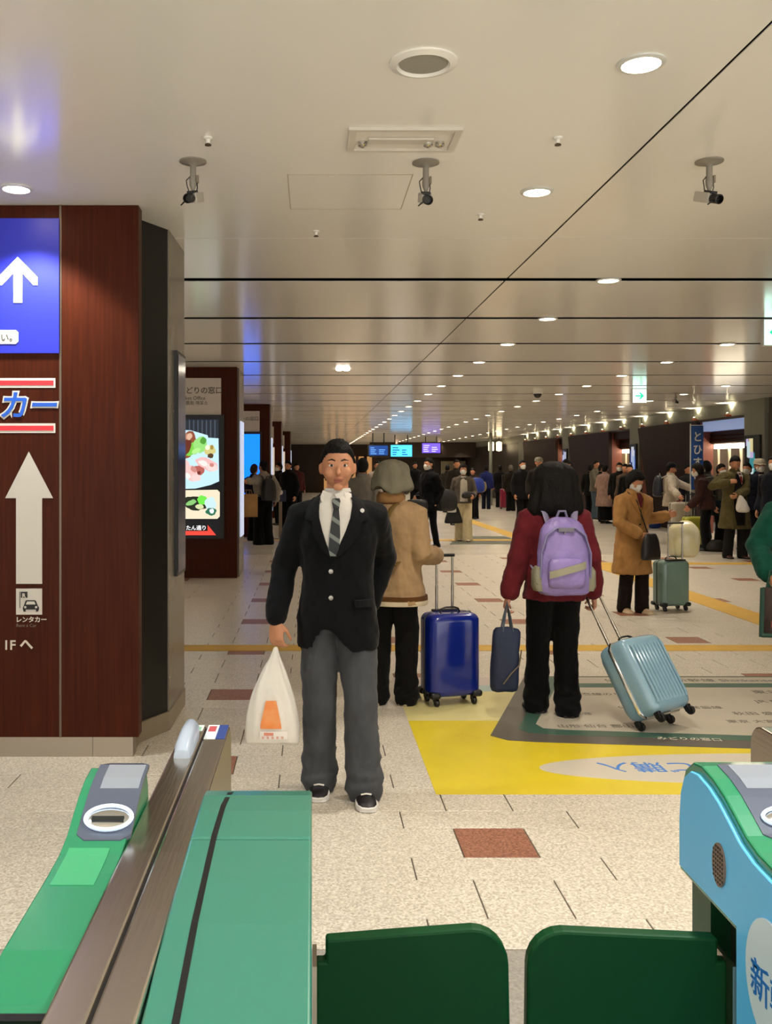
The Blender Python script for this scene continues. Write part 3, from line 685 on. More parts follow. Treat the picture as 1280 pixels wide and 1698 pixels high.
# right half: smooth curved cover towards our lane
RT = [(1.400,.96),(1.398,1.03),(1.388,1.055),(1.37,1.066),(1.34,1.070),(1.28,1.070),(1.19,1.066),(1.10,1.060),(1.0,1.052),(.9,1.040),(.8,1.028),(YN,1.02)]
def RZ(y):
    for (a, b) in zip(RT[2:-1], RT[3:]):
        if b[0] <= y <= a[0]: return b[1]+(a[1]-b[1])*(y-b[0])/(a[0]-b[0])
    return 1.03
MB().px([(1.193,.915)]+[(1.193,1.066)]+[p for p in RT if p[0] < 1.19]+[(YN,.915)], -.157, -.0005).build('lane_cover', M_green_gate, gl, bevel=.004, bseg=3)
MB().px([(1.400,.915)]+RT[:6]+[(1.1955,1.066),(1.1955,.915)], -.157, -.0005).build('end_cover', M_green_gate, gl, bevel=.004, bseg=3)
gx = [(-.105,1.398),(-.113,1.38),(-.119,1.355),(-.1235,1.30),(-.126,1.2),(-.126,1.0),(-.124,.8),(-.12,.5)]
b = MB(); rs = []
for (x, yy) in gx:
    z = RZ(min(yy,1.388)); rs.append([V((x-.0035,yy,z-.004)),V((x+.0035,yy,z-.004)),V((x+.0035,yy,z+.0012)),V((x-.0035,yy,z+.0012))])
b.rings(rs).build('cover_groove', M_black, gl)
MB().bx(-.157, -.006, YN, 1.39, 0, .915).build('lower_body', M_green_gate, gl)
spine(gl, -.244, -.158, 1.82)
# sensor bump and stickers at the rail's far end
b = MB(); rs = []
for (yy, h, w2) in [(1.585,.002,.008),(1.588,.014,.014),(1.61,.026,.016),(1.66,.034,.016),(1.71,.034,.015),(1.735,.024,.013),(1.742,.006,.008)]:
    rs.append([V((-.222+w2*math.cos(q), yy, 1.046+h*max(0,math.sin(q))**.6)) if math.sin(q) > 0 else V((-.222+w2*math.cos(q), yy, 1.040)) for q in [2*PI*k/16 for k in range(16)]])
b.rings(rs).build('sensor_cover', mat('sensor_pale','#aab4c4',.25), gl, smooth=True)
for (x0,x1,y0,y1,c) in [(-.198,-.177,1.70,1.79,'#dfe6ea'),(-.195,-.181,1.745,1.78,'#c0525a'),(-.240,-.206,1.752,1.79,'#cfd8d4'),(-.228,-.210,1.755,1.775,'#7fc09a'),(-.177,-.160,1.70,1.79,'#2c4488')]:
    o = MB().bx(x0,x1,y0,y1,1.0455,1.0468 if c != '#c0525a' and c != '#7fc09a' else 1.0472).build('sticker', mat('sticker_'+c.strip('#'), c, .4), gl)
# flap of the left gate
def flap(par, pts, y, mt):
    o = MB().py(pts, y-.011, y+.011).build('flap_door', M_green_dark, par, bevel=.004, bseg=2); return o
FY = 1.28
def arc(cx, cz, r, a0, a1, n=6): return [(cx+r*math.cos(a0+(a1-a0)*i/n), cz+r*math.sin(a0+(a1-a0)*i/n)) for i in range(n+1)]
flap(gl, [(.004,.25),(.004,.868),(.018,.868),(.018,.898)]+[(.12,.906)]+arc(.218,.864,.049,PI/2,0)+[(.272,.60),(.262,.30),(.22,.25)], FY, None)
MB().bx(.000, .006, FY-.03, FY+.03, .25, .872).build('flap_hinge', M_steel, gl)
gr = empty('ticket_gate', (.57,0,0), 0, 'pale blue and green ticket gate at lower right', 'ticket gate')
MB().px([(1.456,.915)]+TOP+[(YN,.915)], .002, .281).build('reader_housing', M_green_trim, gr, bevel=.003)
prof = [(1.456,.913),(1.456,1.00)]+TOP[1:]+[(YN,0.0),(1.262,0.0),(1.262,.913)]
ins = offs(prof, .0125)
MB().px(ins, -.004, .004).build('blue_side_panel', M_blue_gate, gr, bevel=.0015, bseg=1)
MB().bx(.004, .28, YN, 1.258, 0, .915).build('lower_body', M_green_gate, gr)
MB().bx(.02, .28, 1.385, 1.452, 0, .915).build('end_post', M_green_deep, gr)
MB().bx(.05, .28, 1.258, 1.385, 0, .915).build('steel_plate', M_steel, gr)
reader(gr, .088, .062, -1)
b = MB().px([(1.298+.0195*math.cos(q), .988+.030*math.sin(q)) for q in [2*PI*k/28 for k in range(28)]], -.007, -.003); b.xf(lambda p: p)
sp = b.build('speaker_grille', mat('speaker_brown','#8c7566',.5, metal=.3), gr)
for i in range(-2, 3):
    for j in range(-4, 5):
        if (i/2.6)**2+(j/4.8)**2 < 1: MB().px([(1.298+i*.0068+.0018*math.cos(q), .988+j*.0060+.0018*math.sin(q)) for q in [PI*k/3 for k in range(6)]], -.0078, -.007).build('grille_hole', M_black, sp)
b = MB().px([(1.155+.062*math.cos(q), .90+.078*math.sin(q)) for q in [2*PI*k/36 for k in range(36)]], -.0062, -.003); b.build('white_oval', mat('oval_white','#dfe8f0',.4), gr)
text('新', .052, (-.0068, 1.203, .872), mat('lane_blue','#2c78c8',.4), gr, rot=(PI/2,0,-PI/2), bold=.0003, ext=.0003)
text('幹線', .052, (-.0068, 1.152, .872), mat('lane_blue','#2c78c8',.4), gr, rot=(PI/2,0,-PI/2), bold=.0003, ext=.0003)
MB().px([(1.262,.0),(1.20,.0),(1.14,.80),(1.10,.80),(1.262,.30)], -.0052, -.003).build('pale_wedge', mat('gate_blue_pale','#9fd2ec',.4), gr)
spine(gr, .282, .368, 1.82)
flap(gr, [(-.006,.25),(-.006,.868),(-.019,.868),(-.019,.900),(-.15,.906)]+arc(-.229,.861,.049,PI/2,PI)+[(-.281,.60),(-.272,.30),(-.23,.25)], FY, None)
MB().bx(-.008, -.002, FY-.03, FY+.03, .25, .872).build('flap_hinge', M_steel, gr)
# ================================================================== PEOPLE
LOD = {0: (.0055, .011), 1: (.008, .013), 2: (.0125, .019)}
def head_pt(d, k=1.0, kz=1.0):
    x, y_, z = .077*d.x, .097*d.y, .118*d.z
    if d.z < 0:
        t = -d.z; x *= 1-.32*t**1.6
        y_ *= (1-.10*t) if d.y < 0 else (1-.38*t)
    if d.y < -.4: x *= 1.0
    return V((x*k, y_*k, z*kz*k))
def ik(a, c, l1, l2, pole):
    a, c = V(a), V(c); d = c-a; L = d.length
    if L > (l1+l2)*.999: c = a+d*((l1+l2)*.999/L); d = c-a; L = d.length
    x = (l1*l1-l2*l2+L*L)/(2*L); h = math.sqrt(max(0, l1*l1-x*x)); u = d/L
    p = V(pole); p = p-u*p.dot(u); p = p.normalized() if p.length > 1e-4 else V((0,1,0))
    return a+u*x+p*h, c
def hand(b, wrist, d, nrm, curl, k=1.0, thumb_side=1, fat=1.0):
    d = V(d).normalized(); n = V(nrm); n = (n-d*n.dot(d)).normalized(); s = d.cross(n)*thumb_side
    rs = []
    for (t, wd, th) in [(-.02,.026,.021),(.01,.030,.020),(.04,.038,.018),(.075,.041,.016),(.092,.038,.013)]:
        c = V(wrist)+d*t*k
        rs.append([c+s*math.cos(q)*wd*k+n*math.sin(q)*th*k for q in [2*PI*i/14 for i in range(14)]])
    b.rings(rs)
    for i, ln in enumerate((.072,.080,.074,.058)):
        off = (.030-.020*i)
        p = V(wrist)+d*.085*k+s*off*k; dd = d.copy(); pts = [p-d*.02*k, p]; rr = [.0092*k*fat, .0090*k*fat]
        for j, f in enumerate((.45,.32,.23)):
            an = curl*(.75, .95, .6)[j]; dd = dd*math.cos(an)+(n*dd.dot(d)-d*dd.dot(n))*math.sin(an)
            p = p+dd*ln*f*k; pts.append(p); rr.append((.0085-.0009*j)*k*fat)
        b.limb(pts, rr, 8)
    p0 = V(wrist)+d*.018*k+s*.026*k; dirt = (d*.72+s*.55+n*.35*(.4+curl)).normalized(); p1 = p0+dirt*.042*k
    d2 = (d*.85+n*(.25+.5*curl)+s*.1*(1-curl)).normalized(); p2 = p1+d2*.032*k; p3 = p2+d2*.022*k
    b.limb([p0,p1,p2,p3], [.0125*k*fat,.0105*k*fat,.0092*k*fat,.0075*k*fat], 8)
TORSO = [(1.462,.060,.058),(1.447,.078,.066),(1.430,.100,.077),(1.405,.132,.088),(1.365,.162,.102),(1.31,.176,.114),(1.22,.174,.120),(1.09,.156,.108),(.98,.162,.114),(.88,.176,.124)]
def torso_secs(hem, bulk=0, flare=.12, wf=1.0, neck=0):
    s = [(z, a*wf+bulk*(1 if z < 1.43 else .4), b+bulk*(1 if z < 1.43 else .4)) for (z, a, b) in TORSO if z > hem+.02]
    z = .88
    if hem < .86:
        q = .86
        while q > hem+.07: q -= .07; s.append((q, .176*wf+bulk+flare*(.88-q), .124+bulk+flare*(.88-q)*.8))
        s.append((hem, .176*wf+bulk+flare*(.88-hem), .124+bulk+flare*(.88-hem)*.8))
    return s
def interp(s, z):
    for (z1, a1, b1), (z0, a0, b0) in zip(s[:-1], s[1:]):
        if z0 <= z <= z1: t = (z-z0)/(z1-z0); return a0+(a1-a0)*t, b0+(b1-b0)*t
    return s[-1][1:] if z < s[-1][0] else s[0][1:]
class Person: pass
def person(label, x, y, yaw, H, top, legs, shoes, hair=None, hat=None, mask=False, lod=2, skin='#c58a67', rh=None, lh=None,
           ra=(-.09,.0), la=(.09,.0), lean=0, hp=0, hy=0, group=None, polr=(-.2,.9,-.2), poll=(.2,.9,-.2), wf=1.0, curl=.5, toe=.12,
           handr=None, handl=None, hlift=0, hem_lift=0, hem_shift=0, lift_r=0, lift_l=0, eyes=False, elbow=.30, handn=None):
    P = Person(); vx, vc = LOD[lod]
    e = empty('person', (x, y, 0), yaw, label, 'person', group, scale=H/1.70); P.root = e
    R = Matrix.Rotation(lean, 4, 'X')
    def sp(p):     # bend above the hips
        p = V(p)
        if p.z <= .95: return p
        t = min(1, (p.z-.95)/.3); m = Matrix.Rotation(lean*t, 4, 'X'); c = V((0,.0,.95)); return m@(p-c)+c
    P.sp = sp
    sh_r, sh_l = sp((-.168*wf,0,1.352)), sp((.168*wf,0,1.352))
    rh = rh or (-.245,-.04,.84); lh = lh or (.245,-.04,.84)
    er, wr_ = ik(sh_r, rh, .29, .26, polr); el, wl_ = ik(sh_l, lh, .29, .26, poll)
    dr, dl = (wr_-er).normalized(), (wl_-el).normalized()
    P.wr, P.wl = wr_, wl_
    hipr, hipl = V((-.088,0,.88)), V((.088,0,.88))
    ar = V((ra[0], ra[1], .085+lift_r)); al = V((la[0], la[1], .085+lift_l))
    kr, ar = ik(hipr, ar, .41, .40, (0,-1,0)); kl, al = ik(hipl, al, .41, .40, (0,-1,0))
    hc = sp((0, -.012, 1.582)); HM = Matrix.Translation(hc) @ Matrix.Rotation(hy, 4, 'Z') @ Matrix.Rotation(hp+lean*.3, 4, 'X')
    P.HM = HM
    S = mat('skin_'+skin.strip('#'), skin, .5, spec=.4, var=.1, vscale=12, sss=.08)
    b = MB()
    b.blob((0,0,0), None, HM, 28, 20, fn=lambda d: head_pt(d))
    if lod < 2 or eyes:
        b.tube([HM@V((0,-.086,.012)), HM@V((0,-.100,-.012)), HM@V((0,-.113,-.030)), HM@V((0,-.092,-.040))], [.008,.010,.014,.010], 8)
        b.blob(HM@V((0,-.088,-.066)), (.024,.012,.008), HM.to_3x3(), 12, 6); b.blob(HM@V((0,-.080,-.098)), (.026,.020,.018), HM.to_3x3(), 12, 6)
        for sx in (-1,1):
            b.blob(HM@V((sx*.032,-.082,.021)), (.024,.013,.008), HM.to_3x3(), 12, 6)
            b.blob(HM@V((sx*.040,-.070,-.028)), (.024,.020,.026), HM.to_3x3(), 12, 6)
    for sx in (-1,1): b.blob(HM@V((sx*.079,.008,-.008)), (.012,.02,.032), HM.to_3x3(), 12, 8)
    b.limb([sp((0,.012,1.38)), sp((0,.008,1.46)), HM@V((0,.012,-.06))], [.062,.054,.052], 14)
    b.loft([(*sp((0,0,z)).xy, sp((0,0,z)).z, a*wf*.86, bb*.82) for (z, a, bb) in TORSO[1:]]+[(0,0,.80,.13,.09)], 18)
    for (s_, e_, w_) in ((sh_r, er, wr_), (sh_l, el, wl_)):
        b.limb([s_, s_.lerp(e_,.5), e_, e_.lerp(w_,.4), w_], [.050,.044,.038,.038,.027], 10)
    for (h_, k_, a_) in ((hipr, kr, ar), (hipl, kl, al)):
        kq = h_.lerp(a_,.48)*.45+k_*.55; b.limb([h_, h_.lerp(kq,.5), kq, kq.lerp(a_,.35), a_], [.070,.060,.045,.044,.034], 12)
    fat = 1.0 if lod < 2 else 1.25
    nr = V(handn[0]) if handn else V((.9,-.1,.0)); nl = V(handn[1]) if handn else V((-.9,-.1,.0))
    hand(b, wr_, handr or dr, nr, curl, 1.0, 1 if True else -1, fat); hand(b, wl_, handl or dl, nl, curl, 1.0, -1, fat)
    body = b.build('body', S, e, remesh=vx, sm=3)
    if eyes:
        for sx in (-1,1):
            o = MB().blob((0,0,0), (.0135,.010,.0075), HM @ Matrix.Translation((sx*.031,-.0835,.004)), 14, 8).build('eye', mat('eye_white','#d8d2c8',.2), body, smooth=True)
            MB().blob((0,0,0), (.0062,.004,.0065), HM @ Matrix.Translation((sx*.031,-.0915,.004)), 12, 6).build('iris', mat('iris','#1a0f0a',.1), o, smooth=True)
            MB().tube([HM@V((sx*.014,-.094,.026)), HM@V((sx*.03,-.092,.033)), HM@V((sx*.05,-.078,.027))], [.004,.0045,.002], 8, flat=.7).build('eyebrow', mat('brow','#17100d',.8), body, smooth=True)
        MB().blob((0,0,0), (.025,.008,.0045), HM @ Matrix.Translation((0,-.096,-.062)), 14, 6).build('lips', mat('lips','#9a5a4c',.4), body, smooth=True)
        MB().blob((0,0,0), (.021,.008,.0050), HM @ Matrix.Translation((0,-.094,-.071)), 14, 6).build('lips', mat('lips','#9a5a4c',.4), body, smooth=True)
    # ---- top garment
    tcol, hem, bulk = top[0], top[1], top[2]; flare = top[3] if len(top) > 3 else .10
    secs = torso_secs(hem, bulk, flare, wf); P.secs = secs; P.bulk = bulk
    def front_y(x, z):
        a, bb = interp(secs, z); t = min(.999, abs(x)/a); return -bb*(1-t**2.4)**(1/2.4)
    P.fy = front_y
    NL = 72 if lod == 0 else 32; b = MB().loft([(0,0,z,a,bb) for (z,a,bb) in secs], NL)
    if hem_lift:
        n = NL
        for i in range(len(secs)-4, len(secs)):
            f = max(0, (1.0-secs[i][0])/(1.0-hem))
            for k in range(n):
                p = b.v[i*n+k]
                if p.y < 0: p.z += hem_lift*f*max(0, 1-abs((p.x-hem_shift)/.085)**1.2)
    b.xf(sp)
    if top[2] > .02 and not hlift: b.lathe([(.068,-.03),(.078,0),(.074,.03),(.06,.035)], 20, c=sp((0,.012,1.46)))
    c_r = wr_-dr*.02; c_l = wl_-dl*.02
    sb = min(bulk, .03)
    for (s_, e_, w_) in ((sh_r, er, c_r), (sh_l, el, c_l)):
        b.limb([s_.lerp(V((0,0,s_.z)),.2), s_, s_.lerp(e_,.5), e_, e_.lerp(w_,.5), w_], [.062+sb,.062+sb,.056+sb,.050+sb,.046+sb,.041+sb], 14)
    dsp = .010+.012*min(1,bulk/.03)
    topo = b.build('jacket' if hem > .6 else 'coat', cloth(tcol, .8), e, remesh=vc, sm=4, disp=(dsp*1.2 if lod == 0 else dsp*1.2) if lod < 2 else .014, dscale=.09); P.top = topo
    # ---- legs
    lc, lk = legs[0], legs[1]
    b = MB()
    if lk == 'skirt':
        b.loft([(0,0,1.0,.15,.11),(0,0,.85,.18,.135),(0,0,.5,.20,.16),(0,0,legs[2],.215,.175)], 24)
    else:
        r0, r1, r2 = {'slim': (.092,.070,.058), 'straight': (.098,.083,.080), 'wide': (.108,.108,.118)}[lk]
        b.loft([(0,0,1.04,.145,.10),(0,0,.95,.165,.115),(0,0,.87,.172,.122),(0,0,.80,.15,.105)], 24)
        for (h_, k_, a_) in ((hipr, kr, ar), (hipl, kl, al)):
            ahem = a_+V((0,0,-.045)) if lk != 'wide' else a_+V((0,0,-.055))
            kk = h_.lerp(ahem, .48)*.45+k_*.55
            b.limb([h_+V((0,0,.02)), h_.lerp(kk,.5), kk, kk.lerp(ahem,.5), ahem.lerp(kk,.12), ahem], [r0,(r0+r1)/2,r1,(r1+r2)/2,r2*1.02,r2*1.08], 16)
            if lod == 0:
                for q in range(3): b.tube([ahem+V((.008*(-1)**q,.0,.020+.055*q)), ahem+V((0,-.006,.034+.055*q)), ahem+V((0,.004,.050+.055*q))], [r2*(1.16-.05*q), r2*(1.26-.06*q), r2*(1.12-.05*q)], 18)
    b.build('trousers' if lk != 'skirt' else 'skirt', cloth(lc, .85), e, remesh=vc*.9, sm=4, disp=.020 if lod == 0 else .012, dscale=.10)
    # ---- shoes
    sc_, sole = shoes if isinstance(shoes, tuple) else (shoes, None)
    for a_, sg in ((ar, -1), (al, 1)):
        tw = Matrix.Translation((a_.x, a_.y, a_.z-.085)) @ Matrix.Rotation(sg*toe, 4, 'Z')
        rs = []; ru = []
        for (t, wd, hh) in [(.075,.018,.055),(.07,.030,.072),(.04,.036,.085),(.0,.038,.088),(-.05,.043,.070),(-.10,.049,.052),(-.145,.046,.042),(-.172,.034,.034),(-.182,.016,.026)]:
            rs.append([tw@V((wd*math.cos(q)*(1 if q < PI else 1), t, .012+ (hh-.012)*max(0,math.sin(q))**.75)) if math.sin(q) > 1e-6 else tw@V((wd*math.cos(q), t, .010)) for q in [2*PI*k/16 for k in range(16)]])
            ru.append([tw@V((sx*(wd+.004), t*1.02, zz)) for (sx, zz) in ((-1,.001),(1,.001),(1,.024),(-1,.024))])
        so = MB().rings(rs).build('shoe', mat('shoe_'+sc_.strip('#'), sc_, .5, var=.1, vscale=20), e, smooth=True)
        MB().rings(ru).build('sole', mat('sole_'+(sole or '#1a1614').strip('#'), sole or '#1a1614', .6), so, bevel=.004)
        if sg == -1: P.shoe_r = so; P.tw_r = tw
        else: P.shoe_l = so; P.tw_l = tw
    # ---- hair / hat / mask
    if hair:
        st, hc_ = hair; hm = mat('hair_'+hc_.strip('#'), hc_, .6, spec=.2, var=.5, vscale=30, bump=.9, bscale=60, stretch=('o', 3, 3, .5))
        low_f, low_s, low_b = {'short': (.062,-.01,-.075), 'bob': (.055,-.09,-.10), 'long': (.055,-.10,-.11)}[st]
        thick = {'short': 1.13, 'bob': 1.26, 'long': 1.2}[st]
        def hfn(d):
            p = head_pt(d); f = max(0,-d.y); bk = max(0, d.y)
            line = low_f*min(1,f*1.6)**.7+(low_b if bk > 0 else low_s)*(1-min(1,f*1.6)**.7) if f > 0 else low_s+(low_b-low_s)*min(1, bk*2)
            t = max(0, min(1, (p.z-line)/.012+.5))
            nz = 1+.045*noise.noise(d*7+V((x,y,0)))+.045*noise.noise(V((d.x*18,d.y*18,d.z*5)))
            k = .90+(thick*nz-.90)*t
            if d.z < 0 and t > 0: p = V((.077*d.x*(1-.10*-d.z), .097*d.y*(1-.12*-d.z), p.z))
            return p*k
        b = MB().blob((0,0,0), None, HM, 40, 30, fn=hfn)
        if st == 'long':
            Hc = hc
            b2 = MB(); n = 72; rs = []
            for (dz, a, bb, cy_) in [(.155,.03,.03,.02),(.145,.075,.07,.02),(.12,.112,.11,.02),(.08,.138,.135,.025),(.03,.150,.140,.03),(-.03,.158,.14,.035),(-.08,.172,.135,.045),(-.13,.190,.13,.05),(-.18,.196,.12,.05),(-.215,.178,.105,.05),(-.235,.12,.07,.05)]:
                r = []
                for k in range(n):
                    q = 2*PI*k/n; rip = 1+.13*noise.noise(V((math.cos(q)*3,math.sin(q)*3,dz*10)))+.07*noise.noise(V((math.cos(q)*8,math.sin(q)*8,dz*18)))+.025*math.sin(q*11+dz*30)
                    yy = bb*math.sin(q); 
                    if dz < .03 and yy < 0: yy *= .35
                    r.append(V((a*math.cos(q)*rip, cy_+yy*rip, dz)))
                rs.append(r)
            b2.rings(rs); b2.xf(lambda p: p+Hc)
            b2.build('hair', hm, e, smooth=True, sub=1)
        else: b.build('hair', hm, e, smooth=True)
    if mask:
        rs = []; n = 16
        for i, zz in enumerate((.004,-.012,-.035,-.060,-.085,-.108)):
            wv = (.066,.069,.069,.064,.054,.040)[i]; ff = (.107,.122,.130,.128,.120,.104)[i]
            top_ = [HM@V((math.sin(u)*wv*1.12, -math.cos(u)*ff*.98+.004+.02*abs(math.sin(u)), zz)) for u in [(-1.25+2.5*k/n) for k in range(n+1)]]
            inn = [HM@V((math.sin(u)*wv*1.06, -math.cos(u)*ff*.93+.008+.02*abs(math.sin(u)), zz)) for u in [(1.25-2.5*k/n) for k in range(n+1)]]
            rs.append(top_+inn)
        MB().rings(rs).build('face_mask', mat('mask_white', '#d9d5cc', .7), e, smooth=True)
    if hat:
        kind, hcol = hat; hm = cloth(hcol)
        if kind == 'bucket':
            rs = [(.02,.150),(.07,.146),(.105,.124),(.124,.085),(.133,.04),(.142,.0),(.152,-.04),(.152,-.06),(.140,-.072),(.12,-.062),(.10,-.04)]
            b = MB().lathe(rs, 36, c=(0,.015,0)); b.xf(lambda p: HM@(p+V((0,0,.02*math.sin(p.x*25)*max(0,-p.z*20)))))
            b.build('hat', hm, e, smooth=True, sub=1, disp=.03, dscale=.08)
        else:
            b = MB().lathe([(.02,.135),(.06,.128),(.088,.10),(.098,.06),(.10,.03),(.092,.03)], 28, c=(0,.005,0)); b.xf(lambda p: HM@p); b.build('hat', hm, e, smooth=True)
            b = MB(); b.rings([[HM@V((sx*.07*(1-.3*t), -.075-.075*t, zz+.035-.015*t)) for (sx,zz) in ((-1,0),(0,.012),(1,0),(1,-.006),(0,.006),(-1,-.006))] for t in (0,.4,.8,1)]); b.build('hat_brim', hm, e, smooth=True)
    return P
def patch(P, name, rowsd, m, off, th=.004, parent=None, nx=10, back=False):
    # piece of cloth lying on the garment: rows (z, x0, x1)
    b = MB(); rs = []
    for (z, x0, x1) in rowsd:
        o = []; i_ = []
        for k in range(nx+1):
            x = x0+(x1-x0)*k/nx; y_ = P.fy(x, z)*(-1 if back else 1); s = -1 if not back else 1
            o.append(P.sp(V((x, y_+s*off, z)))); i_.append(P.sp(V((x, y_+s*(off-th), z))))
        rs.append(o+i_[::-1])
    return b.rings(rs).build(name, m, parent or P.root, smooth=True)

# ------------------------------------------------------------------ bags and suitcases
def suitcase(label, x, y, yaw, w_, d_, h, col, pole=.45, tilt=0, ribs=0, px=.2, rough=.25, grp=None, lodlow=False, base=.055, ribm=None, frame=None, panel=None, hside=1):
    e = empty('suitcase', (x, y, 0), 0, label, 'suitcase', grp)
    e.rotation_mode = 'XYZ'; e.rotation_euler = (tilt, 0, yaw) if not tilt else (Matrix.Rotation(yaw,4,'Z') @ Matrix.Rotation(tilt,4,'X')).to_euler()
    sm_ = mat('shell_'+col.strip('#'), col, rough, coat=.4, spec=.5)
    n = 40; rs = []
    def ring(z, wv, dv, r=.05):
        pts = []
        for k in range(n):
            q = 2*PI*k/n; c, s = math.cos(q), math.sin(q); p = 5.0
            pts.append(V((wv/2*math.copysign(abs(c)**(2/p), c), dv/2*math.copysign(abs(s)**(2/p), s), z)))
        return pts
    R_ = min(.05, d_*.25)
    for i in range(6): u = PI/2*i/5; rs.append(ring(base+R_*(1-math.sin(u)), w_-2*R_*(1-math.cos(u)) if False else w_-2*R_*(1-math.cos(PI/2-u)) , d_-2*R_*(1-math.cos(PI/2-u))))
    rs2 = [ring(base+R_*(1-math.sin(u)), w_-2*R_*(1-math.cos(PI/2-u)), d_-2*R_*(1-math.cos(PI/2-u))) for u in [PI/2*i/5 for i in range(5,-1,-1)]]
    low = [ring(base+R_-R_*math.sin(u), w_-2*R_*(1-math.cos(u)), d_-2*R_*(1-math.cos(u))) for u in [PI/2*(5-i)/5 for i in range(6)]]
    hi = [ring(h-R_+R_*math.sin(u), w_-2*R_*(1-math.cos(u)), d_-2*R_*(1-math.cos(u))) for u in [PI/2*i/5 for i in range(6)]]
    body = MB().rings(low+hi).build('shell', sm_, e, smooth=True)
    zb = MB()
    zr = [[V((sx*(w_/2+.003 if True else 0)*1.0, 0, 0))] for sx in (0,)]
    fr = MB(); pts = []
    a, c0, c1 = w_/2+.001, base+.004, h-.004
    cor = [(-a+R_*.6,c0),(-a,c0+R_*.6),(-a,c1-R_*.6),(-a+R_*.6,c1),(a-R_*.6,c1),(a,c1-R_*.6),(a,c0+R_*.6),(a-R_*.6,c0),(-a+R_*.6,c0)]
    fr.tube([(p[0], 0, p[1]) for p in cor], .006 if not frame else .011, 8, up=(0,1,0)); fr.build('zip_line' if not frame else 'frame_rail', frame or M_black, e, smooth=True)
    if ribs:
        for i in range(ribs):
            xx = -w_/2+.05+(w_-.10)*i/(ribs-1)
            for sy in ((-1, 1) if not lodlow else (-1,)):
                MB().tube([(xx, sy*(d_/2-.004), base+.055), (xx, sy*(d_/2+.0015), base+.075), (xx, sy*(d_/2+.0015), h-.075), (xx, sy*(d_/2-.004), h-.055)], .0085, 8, flat=1.0).build('rib', ribm or sm_, body, smooth=True)
    if panel:
        MB().py(panel, -d_/2-.004, -d_/2).build('front_relief', sm_, body, bevel=.002)
    for sx in (-1,1):
        for sy in (-1,1):
            wx, wy = sx*(w_/2-.045), sy*(d_/2-.04)
            wh = MB().lathe([(.008,-.011),(.024,-.011),(.026,-.006),(.026,.006),(.024,.011),(.008,.011)], 16, c=(wx, wy-.01, .026), axis='x').build('wheel', M_black, e, smooth=True)
            MB().box((wx, wy, .045), (.03, .036, .04)).build('caster_fork', M_black, wh, bevel=.005)
            if not lodlow and not ribs: MB().box((sx*(w_/2-.03), sy*(d_/2-.03), base+.018), (.07, .07, .045)).build('corner_guard', M_black if ribs == 0 else sm_, e, bevel=.018, bseg=3)
    py_ = hside*(d_/2-.035)
    if pole:
        pm = mat('pole_alu', '#b7b3ab', .25, metal=1)
        for sx in (-1,1): MB().tube([(sx*px/2, py_, h-.03), (sx*px/2, py_, h+pole*.45)], .0095, 10).build('pole', pm, e, smooth=True); MB().tube([(sx*px/2, py_, h+pole*.4), (sx*px/2, py_, h+pole-.01)], .0075, 10).build('pole', pm, e, smooth=True)
        MB().tube([(-px/2-.012, py_, h+pole), (px/2+.012, py_, h+pole)], .014, 10, flat=.8).build('grip', M_black if rough < .5 and not ribs else mat('grip_grey','#c9c6bd',.4), e, smooth=True)
        MB().box((0, py_, h+.002), (px+.06, .045, .014)).build('pole_base', M_black, e, bevel=.005)
    MB().tube([(-.07, 0, h), (-.06, 0, h+.022), (-.03, 0, h+.032), (.03, 0, h+.032), (.06, 0, h+.022), (.07, 0, h)], .009, 8, flat=.6).build('carry_handle', M_black, e, smooth=True)
    return e
def softbag(name, label, cat, loc, rz, secs, col, rough=.6, n=28, p=2.6, disp=.012, straps=(), smat=None, m=None, parts=True, group=None, sub=1):
    e = empty(name, loc, rz, label, cat, group)
    mm = m or mat('bag_'+col.strip('#'), col, rough, var=.15, vscale=12, bump=.3, bscale=30)
    MB().loft(secs, n, p).build('bag_body', mm, e, smooth=True, disp=disp, dscale=.07, sub=sub)
    for pts, r in straps: MB().tube(pts, r, 8, flat=.4).build('strap', smat or mm, e, smooth=True)
    return e
